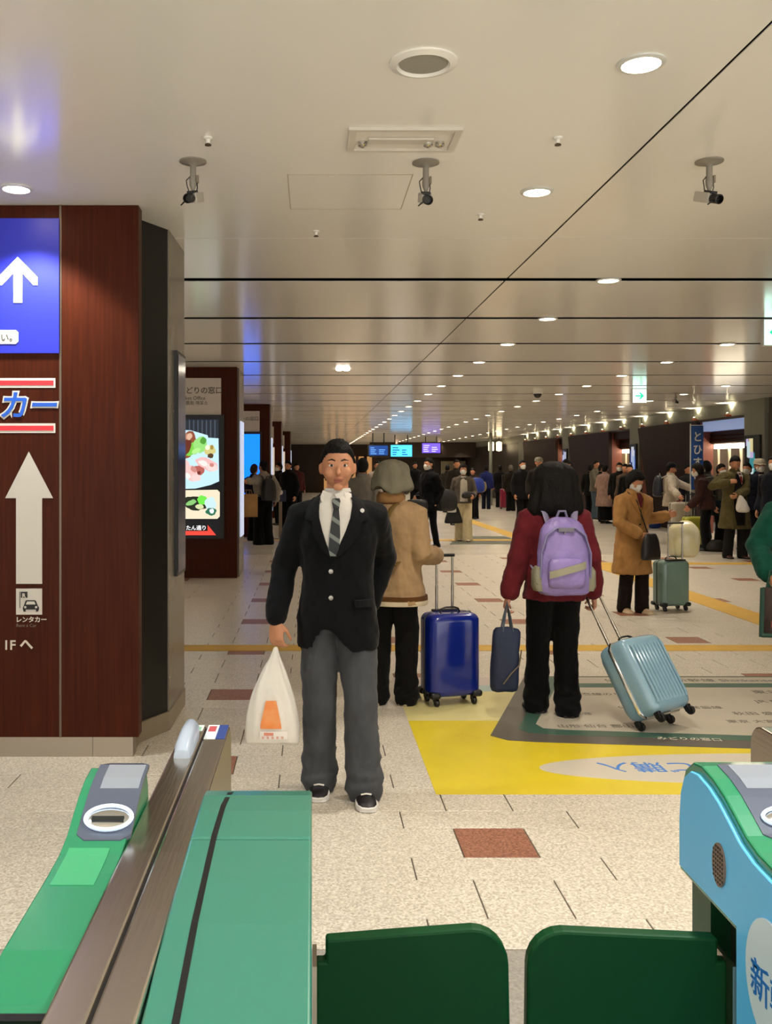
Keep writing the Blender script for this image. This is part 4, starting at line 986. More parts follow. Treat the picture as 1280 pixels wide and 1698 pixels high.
def backpack(label, P, col, trim, w_=.30, h=.46, d_=.17, z0=.98, straps=True, offs_y=.0, detail=False, group=None, dx=0):
    R = P.root; s = R.scale[0]; yaw = R.rotation_euler.z
    by = interp(P.secs, 1.2)[1]+.005+offs_y
    loc = V(R.location)+Matrix.Rotation(yaw, 3, 'Z') @ V((dx*s, (by+d_/2)*s, z0*s))
    e = empty('backpack', loc, yaw, label, 'backpack', group, scale=s)
    m1 = mat('pack_'+col.strip('#'), col, .45, var=.28, vscale=11, bump=.9, bscale=14); m2 = mat('pack_'+trim.strip('#'), trim, .55, var=.1, vscale=9)  # mottled colour stands in for highlights and shaded creases of the folds
    a, b_ = w_/2, d_/2
    MB().loft([(0,0,0,a*.80,b_*.7),(0,0,.015,a*.93,b_*.9),(0,0,.08,a,b_),(0,0,.20,a,b_*.98),(0,-.005,h*.68,a*.92,b_*.9),(0,-.012,h*.85,a*.80,b_*.75),(0,-.02,h*.95,a*.6,b_*.55),(0,-.025,h,a*.3,b_*.3)], 32, 2.8).build('pack_body', m1, e, smooth=True, sub=1, disp=.022 if detail else .012, dscale=.06)
    if straps:
        for sx in (-1,1):
            zt = (1.44-z0); MB().tube([(sx*.08, -b_*.6, min(h*.86, zt-.08)), (sx*.10, -b_-.01, zt-.045), (sx*.115, -b_-.07, zt-.015), (sx*.125, -b_-.14, zt-.02), (sx*.135, -b_-2*by+.0, zt-.10), (sx*.145, -b_-2*by-.012, zt-.25), (sx*.17, -b_-by, zt-.36), (sx*.13, -b_*.8, .08)], .022, 8, flat=.25).build('strap', m2, e, smooth=True)
    MB().tube([(-.04,-b_*.5,h*.95),(-.02,-b_*.4,h+.035),(.02,-b_*.4,h+.035),(.04,-b_*.5,h*.95)], .009, 8).build('grab_handle', m2, e, smooth=True)
    if detail:
        MB().loft([(0,b_*.9,.05,a*.62,.035),(0,b_*.98,.07,a*.70,.042),(0,b_*.98,.20,a*.70,.042),(0,b_*.9,.245,a*.60,.03),(0,b_*.85,.255,a*.4,.02)], 28, 3).build('front_pocket', m1, e, smooth=True, sub=1, disp=.012, dscale=.05)
        # grey slanted band, top panel, side pockets, zip
        b = MB(); rs = []
        for k in range(9):
            xx = -a*.66+a*1.32*k/8; zz = .175-.05*(xx/a); yy = b_*.98+.044*(1-(abs(xx)/(a*.70))**3)**.33 if abs(xx) < a*.70 else b_
            rs.append([V((xx,yy-.004,zz-.022)), V((xx,yy+.004,zz-.022)), V((xx,yy+.004,zz+.024)), V((xx,yy-.004,zz+.024))])
        b.rings(rs).build('reflective_band', mat('band_grey','#8f8b74',.35), e, smooth=True)
        for sx in (-1,1):
            MB().loft([(sx*a*.92,0,.03,.03,b_*.6),(sx*a*.98,0,.06,.035,b_*.72),(sx*a*.98,0,.16,.032,b_*.7),(sx*a*.92,0,.19,.022,b_*.55)], 18, 2.6).build('side_pocket', mat('mesh_grey','#85826f',.7,bump=.6,bscale=120), e, smooth=True, disp=.006, dscale=.04)
        b = MB().tube([(-a*.92,b_*.62,.12),(-a*.90,b_*.80,h*.55),(-a*.70,b_*.72,h*.77),(-a*.35,b_*.66,h*.86),(a*.35,b_*.66,h*.86),(a*.70,b_*.72,h*.77),(a*.90,b_*.80,h*.55),(a*.92,b_*.62,.12)], .012, 8, flat=.6); b.build('piping', mat('pipe_lilac','#7d78a0',.6), e, smooth=True)
        MB().box((0,b_*.66+.012,h*.84),(.10,.012,.028)).build('logo_patch', mat('patch_grey','#6d6a78',.6), e, bevel=.003)
        MB().tube([(0,b_*.72,h*.83),(.012,b_*.76,h*.79)], .005, 8).build('zip_pull', M_steel, e)
    return e
BLK = '#0d0d10'; HB = '#0c0a0a'
def loc(x, y, yaw, H, px, py, Y):
    p = W(px, py, Y)-V((x, y, 0)); return tuple((Matrix.Rotation(-yaw, 3, 'Z') @ p)*(1.70/H))
def wpt(P, p):   # local point of a person to world
    r = P.root; return V(r.location)+Matrix.Rotation(r.rotation_euler.z, 3, 'Z') @ (V(p)*r.scale[0])
# ------------------------------------------------------------------ 1 man in blazer
mx, my, mH = .118, 4.38, 1.66
man = person('person in black blazer, striped tie and grey trousers holding a white plastic bag', mx, my, 0, mH, ('#0b0c10', .715, .014, .05), ('#4b4d51', 'straight'), ('#141216', '#d8d4d0'),
             hair=('short', HB), lod=0, rh=loc(mx,my,0,mH, 457,1030,4.33), lh=(.16,.17,.88), poll=(.6,.8,-.1), polr=(-.25,.9,0), ra=(-.085,.09), la=(.125,-.04), eyes=True, curl=.75,
             hem_lift=.15, hem_shift=-.04, toe=.05, handn=((.5,.85,0),(-.3,-.9,0)), handr=(0.05,-.1,-1))
SHIRT = mat('shirt_white', '#cfcac2', .7, bump=.2, bscale=40); LAP = cloth('#0e0f13', .75)
cx = -.022
patch(man, 'shirt', [(1.460,-.062,.050),(1.452,-.078,.064),(1.43,-.088,.066),(1.40,-.092,.066),(1.34,-.088,.055),(1.28,-.074,.033),(1.22,-.055,.006),(1.165,-.036,-.024)], SHIRT, .013, .014)
def tie_mat():
    m = mat('tie_striped', '#10161c', .5); nt = m.node_tree; b = nt.nodes['Principled BSDF']
    t = nt.nodes.new('ShaderNodeTexCoord'); mp_ = nt.nodes.new('ShaderNodeMapping'); mp_.inputs['Rotation'].default_value = (0, math.radians(-35), 0)
    wv = nt.nodes.new('ShaderNodeTexWave'); wv.wave_type = 'BANDS'; wv.bands_direction = 'Z'; wv.inputs['Scale'].default_value = 4.5
    cr = nt.nodes.new('ShaderNodeValToRGB'); cr.color_ramp.elements[0].position = .82; cr.color_ramp.elements[0].color = lin('#10161c'); cr.color_ramp.elements[1].position = .88; cr.color_ramp.elements[1].color = lin('#6f7670')
    nt.links.new(t.outputs['Object'], mp_.inputs[0]); nt.links.new(mp_.outputs[0], wv.inputs[0]); nt.links.new(wv.outputs['Fac'], cr.inputs[0]); nt.links.new(cr.outputs[0], b.inputs['Base Color']); return m
TIE = tie_mat()
patch(man, 'tie', [(1.432,-.026,.006),(1.420,-.030,.010),(1.385,-.024,.004)], TIE, .026, .012)
patch(man, 'tie', [(1.388,-.022,.002),(1.34,-.030,.006),(1.26,-.042,.008),(1.20,-.046,.002),(1.165,-.040,-.012)], TIE, .021, .010)
for sx in (-1, 1):
    b = MB().py([(cx+sx*.004,1.452),(cx+sx*.050,1.470),(cx+sx*.062,1.430),(cx+sx*.040,1.385)], -.120, -.111)
    b.xf(lambda p: V((p.x, p.y+ (abs(p.x-cx)*.45) + (.02 if p.z > 1.44 else 0), p.z))); b.build('shirt_collar', SHIRT, man.root, bevel=.002)
MB().lathe([(.063,-.03),(.065,-.005),(.060,.010),(.052,.006)], 24, c=(0,.0,1.468)).build('collar_band', SHIRT, man.root, smooth=True)
patch(man, 'lapel', [(1.436,-.112,-.082),(1.42,-.130,-.086),(1.37,-.150,-.090),(1.335,-.158,-.088),(1.325,-.122,-.087),(1.26,-.118,-.068),(1.20,-.078,-.048),(1.155,-.040,-.032)], LAP, .020, .018)
patch(man, 'lapel', [(1.436,.060,.098),(1.42,.066,.115),(1.37,.064,.138),(1.335,.056,.146),(1.325,.054,.110),(1.26,.028,.096),(1.20,-.004,.046),(1.155,-.030,-.010)], LAP, .021, .018)
for z in (1.092, .970):
    y_ = man.fy(-.035, z); MB().lathe([(.002,.004),(.010,.003),(.0115,0),(.010,-.004)], 16, axis='y', c=(0,0,0)).xf(lambda p: V((p.x-.035, y_-.013-p.y, p.z+z))).build('button', mat('button_silver','#a8a49c',.3,metal=.7), man.root, smooth=True)
patch(man, 'pocket_flap', [(.958,.075,.168),(.94,.075,.17),(.925,.078,.168)], LAP, .020, .016)
y_ = man.fy(.112, 1.375); MB().lathe([(.002,.004),(.009,.003),(.0105,0),(.009,-.004)], 16, axis='y').xf(lambda p: V((p.x+.112, y_-.024-p.y, p.z+1.375))).build('pin_badge', mat('pin_white','#d8d6d0',.3), man.root, smooth=True)
for tw, sh in ((man.tw_r, man.shoe_r), (man.tw_l, man.shoe_l)):
    for q in range(4):
        b = MB().tube([(-.024,-.045-.016*q,.0745-.007*q),(0,-.05-.016*q,.0815-.0075*q),(.024,-.045-.016*q,.0745-.007*q)], .0042, 8); b.xf(lambda p: tw@p); b.build('lace', M_white, sh, smooth=True)
    b = MB().tube([(-.047,-.10,.022),(-.046,-.145,.02),(-.030,-.178,.02),(0,-.188,.02),(.030,-.178,.02),(.046,-.145,.02),(.047,-.10,.022)], .006, 8); b.xf(lambda p: tw@p); b.build('toe_cap', mat('toe_white','#d2cecb',.5), sh, smooth=True)
# plastic bag
bx_, by_ = W(456, 1060, 4.31).x, 4.31
pb = empty('plastic_bag', (bx_-.012, by_, .275), 0, 'white plastic carrier bag with orange print held in a hand', 'bag')
PBM = mat('bag_film', '#e2ddd4', .3, spec=.5, var=.06, vscale=10, bump=.35, bscale=22, trans=.0)
rs = []; n = 48
for (z, a, b_, px_, s) in [(0,.112,.04,0,.0),(.006,.124,.058,0,.1),(.05,.128,.070,0,.25),(.12,.122,.072,0,.4),(.20,.104,.066,0,.6),(.27,.078,.052,.004,.9),(.33,.052,.034,.008,1.2),(.38,.028,.022,.012,1.2),(.415,.014,.014,.015,.8),(.44,.010,.012,.016,.2)]:
    ring = []
    for k in range(n):
        q = 2*PI*k/n; f = 1+.055*s*math.sin(q*9+z*14)+.05*s*noise.noise(V((math.cos(q)*2.5, math.sin(q)*2.5, z*8)))
        p = 2.6; c, d = math.cos(q), math.sin(q)
        ring.append(V((px_+a*math.copysign(abs(c)**(2/p),c)*f, b_*math.copysign(abs(d)**(2/p),d)*f, z+(.018*abs(c)**6*(-1) if z < .02 else 0))))
    rs.append(ring)
MB().rings(rs).build('bag_film', PBM, pb, smooth=True, sub=1, disp=.006, dscale=.05)
def bagprint(name, rows, m, off=.004):
    b = MB(); R = []
    for (z, x0, x1) in rows:
        a, bb = None, None
        for (z0,a0,b0),(z1,a1,b1) in zip([(.006,.124,.058),(.05,.128,.070),(.12,.122,.072),(.20,.104,.066)],[(.05,.128,.070),(.12,.122,.072),(.20,.104,.066),(.27,.078,.052)]):
            if z0 <= z <= z1: t = (z-z0)/(z1-z0); a = a0+(a1-a0)*t; bb = b0+(b1-b0)*t
        top_ = []; bot = []
        for k in range(9):
            x = x0+(x1-x0)*k/8; y_ = -bb*(1-min(.99,abs(x)/a)**2.6)**(1/2.6); top_.append(V((x,y_-off-.003,z))); bot.append(V((x,y_-off+.004,z)))
        R.append(top_+bot[::-1])
    b.rings(R).build(name, m, pb, smooth=True)
ORG = mat('print_orange', '#e88437', .45, var=.15, vscale=20, col2='#eda066')
bagprint('orange_print', [(.080,-.052,.044),(.10,-.050,.042),(.14,-.042,.034),(.17,-.035,.028),(.205,-.027,.020)], ORG)
bagprint('label_print', [(.030,-.055,.072),(.045,-.055,.072),(.068,-.055,.072)], mat('label_pale','#ece6e0',.45))
bagprint('red_print', [(.050,-.035,.008),(.063,-.035,.008)], mat('red_faint','#d88a72',.5), .006)
for q in range(5): bagprint('red_print', [(.034,-.045+q*.022,-.034+q*.022),(.046,-.045+q*.022,-.036+q*.022)], mat('red_faint2','#d8a898',.5), .006)
# ------------------------------------------------------------------ 2 hat person with blue suitcase
hx, hy_, hH, hyaw = .52, 6.10, 1.56, PI-.42
hatp = person('person in grey hat and beige jacket seen from behind, hand on the blue suitcase', hx, hy_, hyaw, hH, ('#a98a66', .72, .045, .16), ('#0e0d0e', 'straight'), ('#5a4a32', '#a89a7c'),
              hair=('short', '#3a3028'), hat=('bucket', '#7c7664'), lod=0, rh=loc(hx,hy_,hyaw,hH, 722,921,6.18), polr=(-.2,.3,-1), lh=(.24,-.14,.90), ra=(-.10,-.02), la=(.10,.05), curl=.9, skin='#b98a6a')
secs = hatp.secs
MB().rings([[V(((a+.004)*math.cos(q)*1.02, (b_+.004)*math.sin(q)*1.02, z+.0)) for q in [2*PI*k/32 for k in range(32)]] for (z,a,b_) in [(.715,secs[-1][1],secs[-1][2]),(.735,secs[-1][1]+.004,secs[-1][2]+.004),(.748,secs[-1][1]+.002,secs[-1][2]+.002)]]).build('fleece_hem', cloth('#cabba0'), hatp.root, smooth=True)
MB().rings([[V(((a+.006)*math.cos(q)*1.02, (b_+.006)*math.sin(q)*1.02, z+.0)) for q in [2*PI*k/32 for k in range(32)]] for (z,a,b_) in [(.748,secs[-1][1],secs[-1][2]),(.78,secs[-1][1]-.002,secs[-1][2]-.002)]]).build('brown_band', cloth('#5a3a1e'), hatp.root, smooth=True)
MB().lathe([(.075,-.04),(.10,-.02),(.105,.02),(.09,.05),(.07,.045)], 28, c=(0,.025,1.455)).build('hood', cloth('#9a7248'), hatp.root, smooth=True, disp=.015, dscale=.05)
backpack('dark olive backpack on the beige jacket of the hatted person', hatp, '#23220f', '#6d5626', w_=.28, h=.46, d_=.18, z0=.92, dx=.05)
suitcase('glossy royal blue suitcase standing beside the hatted person', .90, 6.13, .30, .355, .23, .592, '#0c2282', pole=.365, px=.115, rough=.18)
# ------------------------------------------------------------------ 3 purple backpack woman
wx, wy, wH = 1.50, 5.80, 1.545
pw = person('person in dark red jacket and black trousers with purple backpack, seen from behind', wx, wy, PI, wH, ('#611b24', .80, .026, .10), ('#08080b', 'straight'), '#0c0a0a',
            hair=('long', '#0b0808'), lod=0, rh=loc(wx,wy,PI,wH, 984,985,5.82), lh=loc(wx,wy,PI,wH, 843,990,5.78), polr=(-.1,.8,0), poll=(.3,.8,0), ra=(-.085,.02), la=(.098,-.10), curl=.95, skin='#c08a72')
MB().tube([(-.04,.075,1.452),(0,.095,1.457),(.04,.075,1.452)], .016, 10, flat=.8).build('collar_label', cloth('#a49c98'), pw.root, smooth=True)
backpack('purple backpack with grey slanted band on the dark red jacket', pw, '#8f7cbc', '#75708c', w_=.355, h=.515, d_=.17, z0=.855, detail=True)
# navy tote
p = wpt(pw, pw.wl)
tb = empty('tote_bag', (W(841,1100,5.74).x, 5.74, .165), .12, 'navy blue cloth tote bag hanging from the left hand', 'bag')
NV = mat('navy_cloth', '#14203f', .7, var=.2, vscale=12, bump=.4, bscale=25)
MB().loft([(0,0,0,.075,.045),(0,0,.01,.086,.056),(0,0,.12,.086,.060),(.0,0,.25,.080,.05),(.0,0,.34,.078,.035),(.0,0,.39,.080,.02)], 28, 3.2).xf(lambda p: V((p.x+.03*(p.z/.39)**2*(1 if p.x > 0 else .4) - .02, p.y, p.z+(.02 if (p.z > .35 and p.x < 0) else 0)))).build('bag_body', NV, tb, smooth=True, sub=1, disp=.012, dscale=.07)
for sy in (-.02, .02): MB().tube([(-.035,sy,.37),(-.02,sy*.8,.45),(.0,0,.545),(.015,sy*.8,.46),(.03,sy,.37)], .010, 8, flat=.5).build('strap', mat('strap_grey','#56606e',.7), tb, smooth=True)
MB().tube([(-.045,-.062,.06),(0,-.066,.12),(.055,-.060,.17),(.075,-.045,.26)], .008, 8, flat=.5).build('printed_band', mat('tote_print','#6d5f4a',.7), tb, smooth=True)
# light blue tilted suitcase
lb = suitcase('light blue ribbed suitcase tilted on its wheels behind the red jacket', 2.07, 5.46, .62, .38, .235, .515, '#7d9fb2', pole=.37, tilt=-.56, ribs=10, px=.13, rough=.16, frame=M_chrome)
lb.location.z = .045
# ------------------------------------------------------------------ 4 tan coat person with sage suitcase
tx, ty, tH, tyaw = 3.40, 9.94, 1.50, .30
tan = person('person in tan coat with white mask and black shoulder bag, head bowed', tx, ty, tyaw, tH, ('#a87b47', .47, .03, .10), ('#1c1411', 'straight'), ('#b59a78', '#cbb795'),
             hair=('bob', HB), mask=True, lod=1, rh=loc(tx,ty,tyaw,tH, 1060,886,9.72), lh=loc(tx,ty,tyaw,tH, 1106,855,9.95), polr=(-1,.2,-.4), poll=(.5,.3,-1), hp=.48, hy=.25, lean=.06, ra=(-.085,.05), la=(.09,-.06), curl=.7, eyes=False)
patch(tan, 'lapel', [(1.44,-.09,-.03),(1.38,-.13,-.045),(1.30,-.10,-.03),(1.20,-.03,-.005)], cloth('#a0713d'), .016, .008)
patch(tan, 'lapel', [(1.44,.03,.09),(1.38,.045,.13),(1.30,.03,.10),(1.20,.0,.03)], cloth('#a0713d'), .016, .008)
patch(tan, 'red_scarf', [(1.445,-.04,.04),(1.38,-.035,.035),(1.28,-.012,.012)], cloth('#5a1a20'), .010, .006)
patch(tan, 'button', [(1.08,-.012,.012),(1.06,-.012,.012)], M_black, .012, .006)
MB().tube([tan.sp((-.10,-.02,1.455)), tan.sp((-.06,-.15,1.36)), tan.sp((.02,-.165,1.15)), tan.sp((.09,-.165,.98)), tan.sp((.13,-.15,.90))], .012, 8, flat=.4).build('bag_strap', M_black, tan.root, smooth=True)
p = W(1074, 928, 9.72)
softbag('shoulder_bag', 'black leather shoulder bag across the tan coat', 'bag', (p.x+.01, 9.66, p.z), .5, [(0,0,0,.125,.04),(0,0,.015,.135,.05),(0,0,.15,.12,.05),(0,0,.25,.09,.035),(0,0,.28,.07,.02)], '#14110f', .45)
suitcase('sage green suitcase with black corners beside the tan coat', (1114-VX)*10.05/FPX, 10.08, .25, .345, .22, .545, '#6f8a80', pole=.40, px=.175, rough=.35, hside=-1,
         panel=[(-.12,.12),(.02,.12),(.05,.25),(-.005,.38),(.0,.50),(-.12,.50)])
p = W(1120, 930, 10.3)
YB = mat('yellow_film', '#d9cf9a', .3, var=.2, vscale=9, bump=.4, bscale=18, col2='#e6dfc4')
softbag('plastic_bag', 'pale yellow bulging plastic bag perched on the sage suitcase', 'bag', (p.x+.03, 10.16, .56), .1, [(0,0,0,.12,.06),(0,0,.02,.15,.12),(0,0,.12,.17,.13),(0,0,.24,.175,.13),(0,0,.33,.15,.11),(.02,0,.38,.09,.07),(.02,0,.40,.04,.03)], '#d9cf9a', m=YB, disp=.03)
# ------------------------------------------------------------------ 5 green coat at right edge
gx_, gy_ = 3.16, 6.0
grn = person('person in dark green coat cut off by the right frame edge', gx_, gy_, -.35, 1.58, ('#0e4a3c', .62, .05, .12), (BLK, 'straight'), BLK, hair=('bob', HB), mask=True, lod=1, rh=loc(gx_,gy_,-.35,1.58, 1276,955,5.85), lh=(.22,-.2,.95), polr=(-.9,.5,0), curl=.8)
p = W(1284, 1053, 5.83)
ge = empty('tote_bag', (p.x, 5.8, p.z), -.2, 'brown tote bag with green trim at the right frame edge', 'bag')
MB().loft([(0,0,0,.10,.06),(0,0,.30,.085,.03)], 4, 8).build('bag_body', mat('tote_brown','#3a2a24',.6), ge)
for (a, b_) in [((-.105,-.06,0),(-.09,-.03,.30)),((-.105,-.063,.012),(.105,-.063,.012))]: MB().tube([a, b_], .014, 8).build('trim_band', mat('trim_green','#0c3a2c',.6), ge)
MB().tube([(-.06,0,.28),(-.04,0,.40),(.04,0,.40),(.06,0,.28)], .008, 8).build('strap', mat('trim_green','#0c3a2c',.6), ge, smooth=True)
MB().bx(-.05, .09, -.068, -.06, .06, .10).build('red_patch', mat('patch_red','#7a2c22',.6), ge)
# ------------------------------------------------------------------ mid-distance people
def pp(px, fy, ): Y = GY(fy); return ((px-VX)*Y/FPX, Y)
ox_, oy_ = pp(1218, 926)
ol = person('person in open olive coat touching the face, white plastic bag in hand', ox_, oy_, .1, 1.73, ('#5a5232', .50, .035, .14), ('#1d1c1d', 'straight'), '#4a241a', hair=('short', HB), mask=False, lod=1,
            rh=loc(ox_,oy_,.1,1.73, 1208,800,oy_-.22), lh=loc(ox_,oy_,.1,1.73, 1222,822,oy_-.30), polr=(-1,.0,-.6), poll=(1,.2,-.5), hp=.35, hy=-.15, ra=(-.10,.05), la=(.13,-.0), curl=.8)
patch(ol, 'suit_front', [(1.40,-.05,.07),(1.3,-.075,.09),(1.1,-.09,.09),(.9,-.10,.09),(.7,-.09,.08),(.56,-.07,.06)], cloth('#17161a'), .012, .006)
patch(ol, 'shirt', [(1.44,-.02,.06),(1.38,-.01,.06),(1.30,.015,.045),(1.24,.025,.032)], SHIRT, .017, .006); patch(ol, 'tie', [(1.42,.0,.03),(1.34,.0,.04),(1.25,.015,.04)], mat('tie_red','#7a1a1c',.5), .022, .006)
p = W(1230, 850, oy_-.3)
WB = mat('white_film', '#ddd8d0', .35, bump=.4, bscale=20)
softbag('plastic_bag', 'white plastic bag hanging from the hand beside the olive coat', 'bag', (p.x, oy_-.34, p.z), 0, [(0,0,0,.07,.04),(.0,0,.03,.12,.06),(-.01,0,.12,.10,.06),(-.03,0,.22,.06,.04),(-.05,0,.30,.02,.02)], '#ddd8d0', m=WB, disp=.03)
y2 = 16.2; x_ = (1259-VX)*y2/FPX
cap = person('person in pale cap and mask wearing a dark vest over grey shirt', x_, y2, -.05, 1.68, ('#131522', .80, .03), ('#0f1016', 'straight'), BLK, hair=('short', '#5a5550'), hat=('cap', '#b4ab95'), mask=True, lod=1, lh=(.26,-.1,.9))
patch(cap, 'shirt', [(1.44,-.05,.05),(1.3,-.075,.075),(1.1,-.08,.08),(.85,-.085,.085)], cloth('#8d7c76'), .014, .006)
x_, y2 = pp(1112, 900)
whj = person('person in white jacket facing right with a navy backpack, arm reaching out', x_, y2, 1.25, 1.63, ('#c9bca9', .78, .04), ('#15151b', 'straight'), BLK, hair=('short', HB), hat=('cap', '#17181f'), lod=1, lh=(.05,-.50,1.12), rh=loc(x_,y2,1.25,1.63, 1125,822,y2-.55), poll=(.3,.2,-1), polr=(-.3,.3,-1), hp=.25)
backpack('navy and white backpack on the white jacket', whj, '#1b2233', '#a8a49a', w_=.32, h=.46, d_=.20, z0=.98)
softbag('hand_bag', 'small red bag beside the white jacket', 'bag', W(1125,857,y2-.6)+V((0,0,0)), 0, [(0,0,0,.08,.04),(0,0,.03,.10,.06),(0,0,.2,.09,.05),(0,0,.30,.05,.03),(0,0,.33,.03,.02)], '#8a1c24', .5)
x_, y2 = pp(1172, 913)
brn = person('person in brown plaid top with dark backpack bent over the yellow suitcase', x_, y2, -1.9, 1.62, ('#3b2420', .80, .03), ('#0f0f12', 'straight'), BLK, hair=('bob', '#1a120e'), mask=True, lod=1, lean=.25, hp=.1, rh=(-.16,-.30,.86), lh=(.16,-.30,.86), polr=(-.3,.4,-1), poll=(.3,.4,-1))
backpack('dark khaki backpack on the brown plaid top', brn, '#28261a', '#3a3626', w_=.30, h=.44, d_=.2, z0=.98)
suitcase('lime yellow suitcase at the brown plaid person', W(1148,905,17.9).x, 17.9, .2, .36, .22, .60, '#c6c64a', pole=.42, px=.18, rough=.35, lodlow=True)
suitcase('pale grey suitcase standing behind the lime suitcase', W(1128,880,18.35).x, 18.35, .1, .42, .24, .86, '#b5ab9a', pole=.0, rough=.4, lodlow=True)
softbag('duffel_bag', 'black bag on the floor beside the brown plaid person', 'bag', (*pp(1187, 914), 0), .3, [(0,0,0,.16,.12),(0,0,.03,.2,.15),(0,0,.14,.18,.14),(0,0,.22,.1,.08)], '#191612', .7)
softbag('shopping_bag', 'bright blue bag on the floor behind the sage suitcase', 'bag', (*pp(1086, 876), 0), .3, [(0,0,0,.14,.08),(0,0,.03,.16,.1),(0,0,.24,.14,.08),(0,0,.28,.12,.03)], '#16387e', .5)
x_, y2 = pp(940, 888)
grs = person('person in dark grey suit and mask looking at a phone, behind the red jacket', x_, y2, -.9, 1.72, ('#25241f', .74, .02), ('#181817', 'straight'), BLK, hair=('short', HB), mask=True, lod=1, rh=(-.12,-.36,1.08), lh=(.12,-.34,1.05), polr=(-.4,.3,-1), poll=(.4,.3,-1), hp=.35)
p = wpt(grs, (0,-.44,1.1)); MB().box((0,0,0),(.075,.012,.15),Matrix.Rotation(.5,3,'X')).build('phone', M_black, loc=p, bevel=.004); tag(bpy.data.objects['phone'], 'dark phone held by the person in grey suit', 'phone')
x_, y2 = pp(712, 907)
blk = person('person in black suit and mask facing left, carrying a briefcase and duffel', x_, y2, -1.05, 1.72, ('#08080b', .70, .025), ('#08080b', 'slim'), BLK, hair=('short', HB), mask=True, lod=1, rh=(-.2,-.15,.95), lh=(.2,.02,.85), ra=(-.09,-.02), la=(.10,.10), hp=.05)
MB().lathe([(.060,-.02),(.064,.0),(.058,.018),(.05,.01)], 20, c=(0,0,1.46)).build('shirt_collar', SHIRT, blk.root, smooth=True)
softbag('briefcase', 'black briefcase held in front of the black suit', 'bag', W(691,850,y2-.3), -.2, [(0,0,0,.20,.06),(0,0,.02,.22,.07),(0,0,.2,.21,.07),(0,0,.26,.18,.05)], '#0a0a0c', .5, straps=[([(-.08,0,.25),(-.05,0,.33),(.05,0,.33),(.08,0,.25)],.012)])
softbag('duffel_bag', 'black duffel bag hanging behind the black suit', 'bag', W(739,848,y2+.2), .3, [(0,0,0,.14,.10),(0,0,.04,.22,.15),(0,0,.22,.25,.16),(0,0,.36,.20,.13),(0,0,.44,.10,.07)], '#0b0b0b', .6)
x_, y2 = pp(768, 897)
crm = person('person walking in cream trousers, grey cardigan and mask', x_, y2, -.1, 1.60, ('#5e554a', .84, .02), ('#cdbc95', 'wide'), '#b9a888', hair=('bob', '#2a1c16'), mask=True, lod=1, rh=(-.24,-.03,.86), lh=(.2,-.28,1.0), ra=(-.06,.10), la=(.08,-.12), poll=(.4,.3,-1))
patch(crm, 'white_top', [(1.44,-.05,.05),(1.3,-.07,.08),(1.1,-.075,.085),(.88,-.08,.09)], cloth('#c9bfae'), .012, .006)
softbag('tote_bag', 'black tote bag at the side of the cream trousers', 'bag', W(752,868,y2-.1), .1, [(0,0,0,.19,.05),(0,0,.02,.2,.06),(0,0,.22,.15,.05),(0,0,.42,.06,.03)], '#100f0f', .6)
softbag('plastic_bag', 'small white bag over the black tote', 'bag', W(749,850,y2-.25), .1, [(0,0,0,.09,.04),(0,0,.02,.10,.05),(0,0,.16,.08,.04),(0,0,.22,.04,.02)], '#c9c3b8', m=WB)
softbag('pouch', 'black pouch carried in front of the cream trousers', 'bag', W(777,827,y2-.28), .1, [(0,0,0,.12,.06),(0,0,.03,.15,.08),(0,0,.11,.14,.07),(0,0,.15,.08,.04)], '#131315', .6)
x_, y2 = pp(1003, 868)
pnk = person('person in pale pink coat and black skirt with hood down', x_, y2, 2.3, 1.60, ('#a8897b', .50, .06, .10), ('#0b0b0d', 'skirt', .10), BLK, hair=('short', HB), lod=1, lh=(.2,-.2,1.0))
softbag('plastic_bag', 'bulky white bag on the floor left of the pink coat', 'bag', (*pp(984, 842), 0), .2, [(0,0,0,.26,.2),(0,0,.05,.32,.24),(0,0,.3,.28,.2),(0,0,.55,.18,.14),(.05,0,.75,.12,.1),(.05,0,.95,.14,.1)], '#bdb3a2', m=WB, disp=.06)
x_, y2 = pp(437, 903)
bpk = person('person in off-white hoodie and wide black trousers at the blue screen', x_, y2, 3.6, 1.66, ('#9d9488', .88, .045), ('#060607', 'wide'), '#5a5242', hair=('short', HB), lod=1, lh=loc(x_,y2,3.6,1.66, 410,798,18.1), rh=(-.25,.05,.9), ra=(-.10,0), la=(.10,0), hy=.4)
backpack('black backpack on the off-white hoodie', bpk, '#101018', '#15151c', w_=.32, h=.46, d_=.20, z0=.90)
p = W(411, 857, 18.1)
e = empty('paper_bag', (p.x, 18.1, p.z), .35, 'brown kraft paper bag in front of the blue screen kiosk', 'bag')
KR = mat('kraft', '#b98d57', .7, var=.12, vscale=8)
MB().add([(-.17,-.09,0),(.17,-.09,0),(.17,.09,0),(-.17,.09,0),(-.17,-.09,.44),(.17,-.09,.44),(.17,.09,.44),(-.17,.09,.44),(.14,0,.2),(-.14,0,.2)],[(0,1,5,4),(2,3,7,6),(1,2,8),(2,6,8),(6,5,8),(5,1,8),(3,0,9),(0,4,9),(4,7,9),(7,3,9),(0,3,2,1)]).build('bag_body', KR, e, solid=.004)
for sy in (-.09,.09): MB().tube([(-.06,sy,.44),(-.05,sy*.6,.52),(.05,sy*.6,.52),(.06,sy,.44)], .006, 8).build('strap', KR, e, smooth=True)
x_, y2 = pp(421, 897)
person('person in dark top leaning at the blue screen, left of the hoodie', x_, y2, 2.6, 1.60, ('#0f1430', .80, .03), ('#0a0a0c', 'straight'), BLK, hair=('short', '#3a281c'), lod=2, rh=(-.2,-.35,1.0), lh=(.2,-.35,1.05), polr=(-.4,.3,-1), poll=(.4,.3,-1))
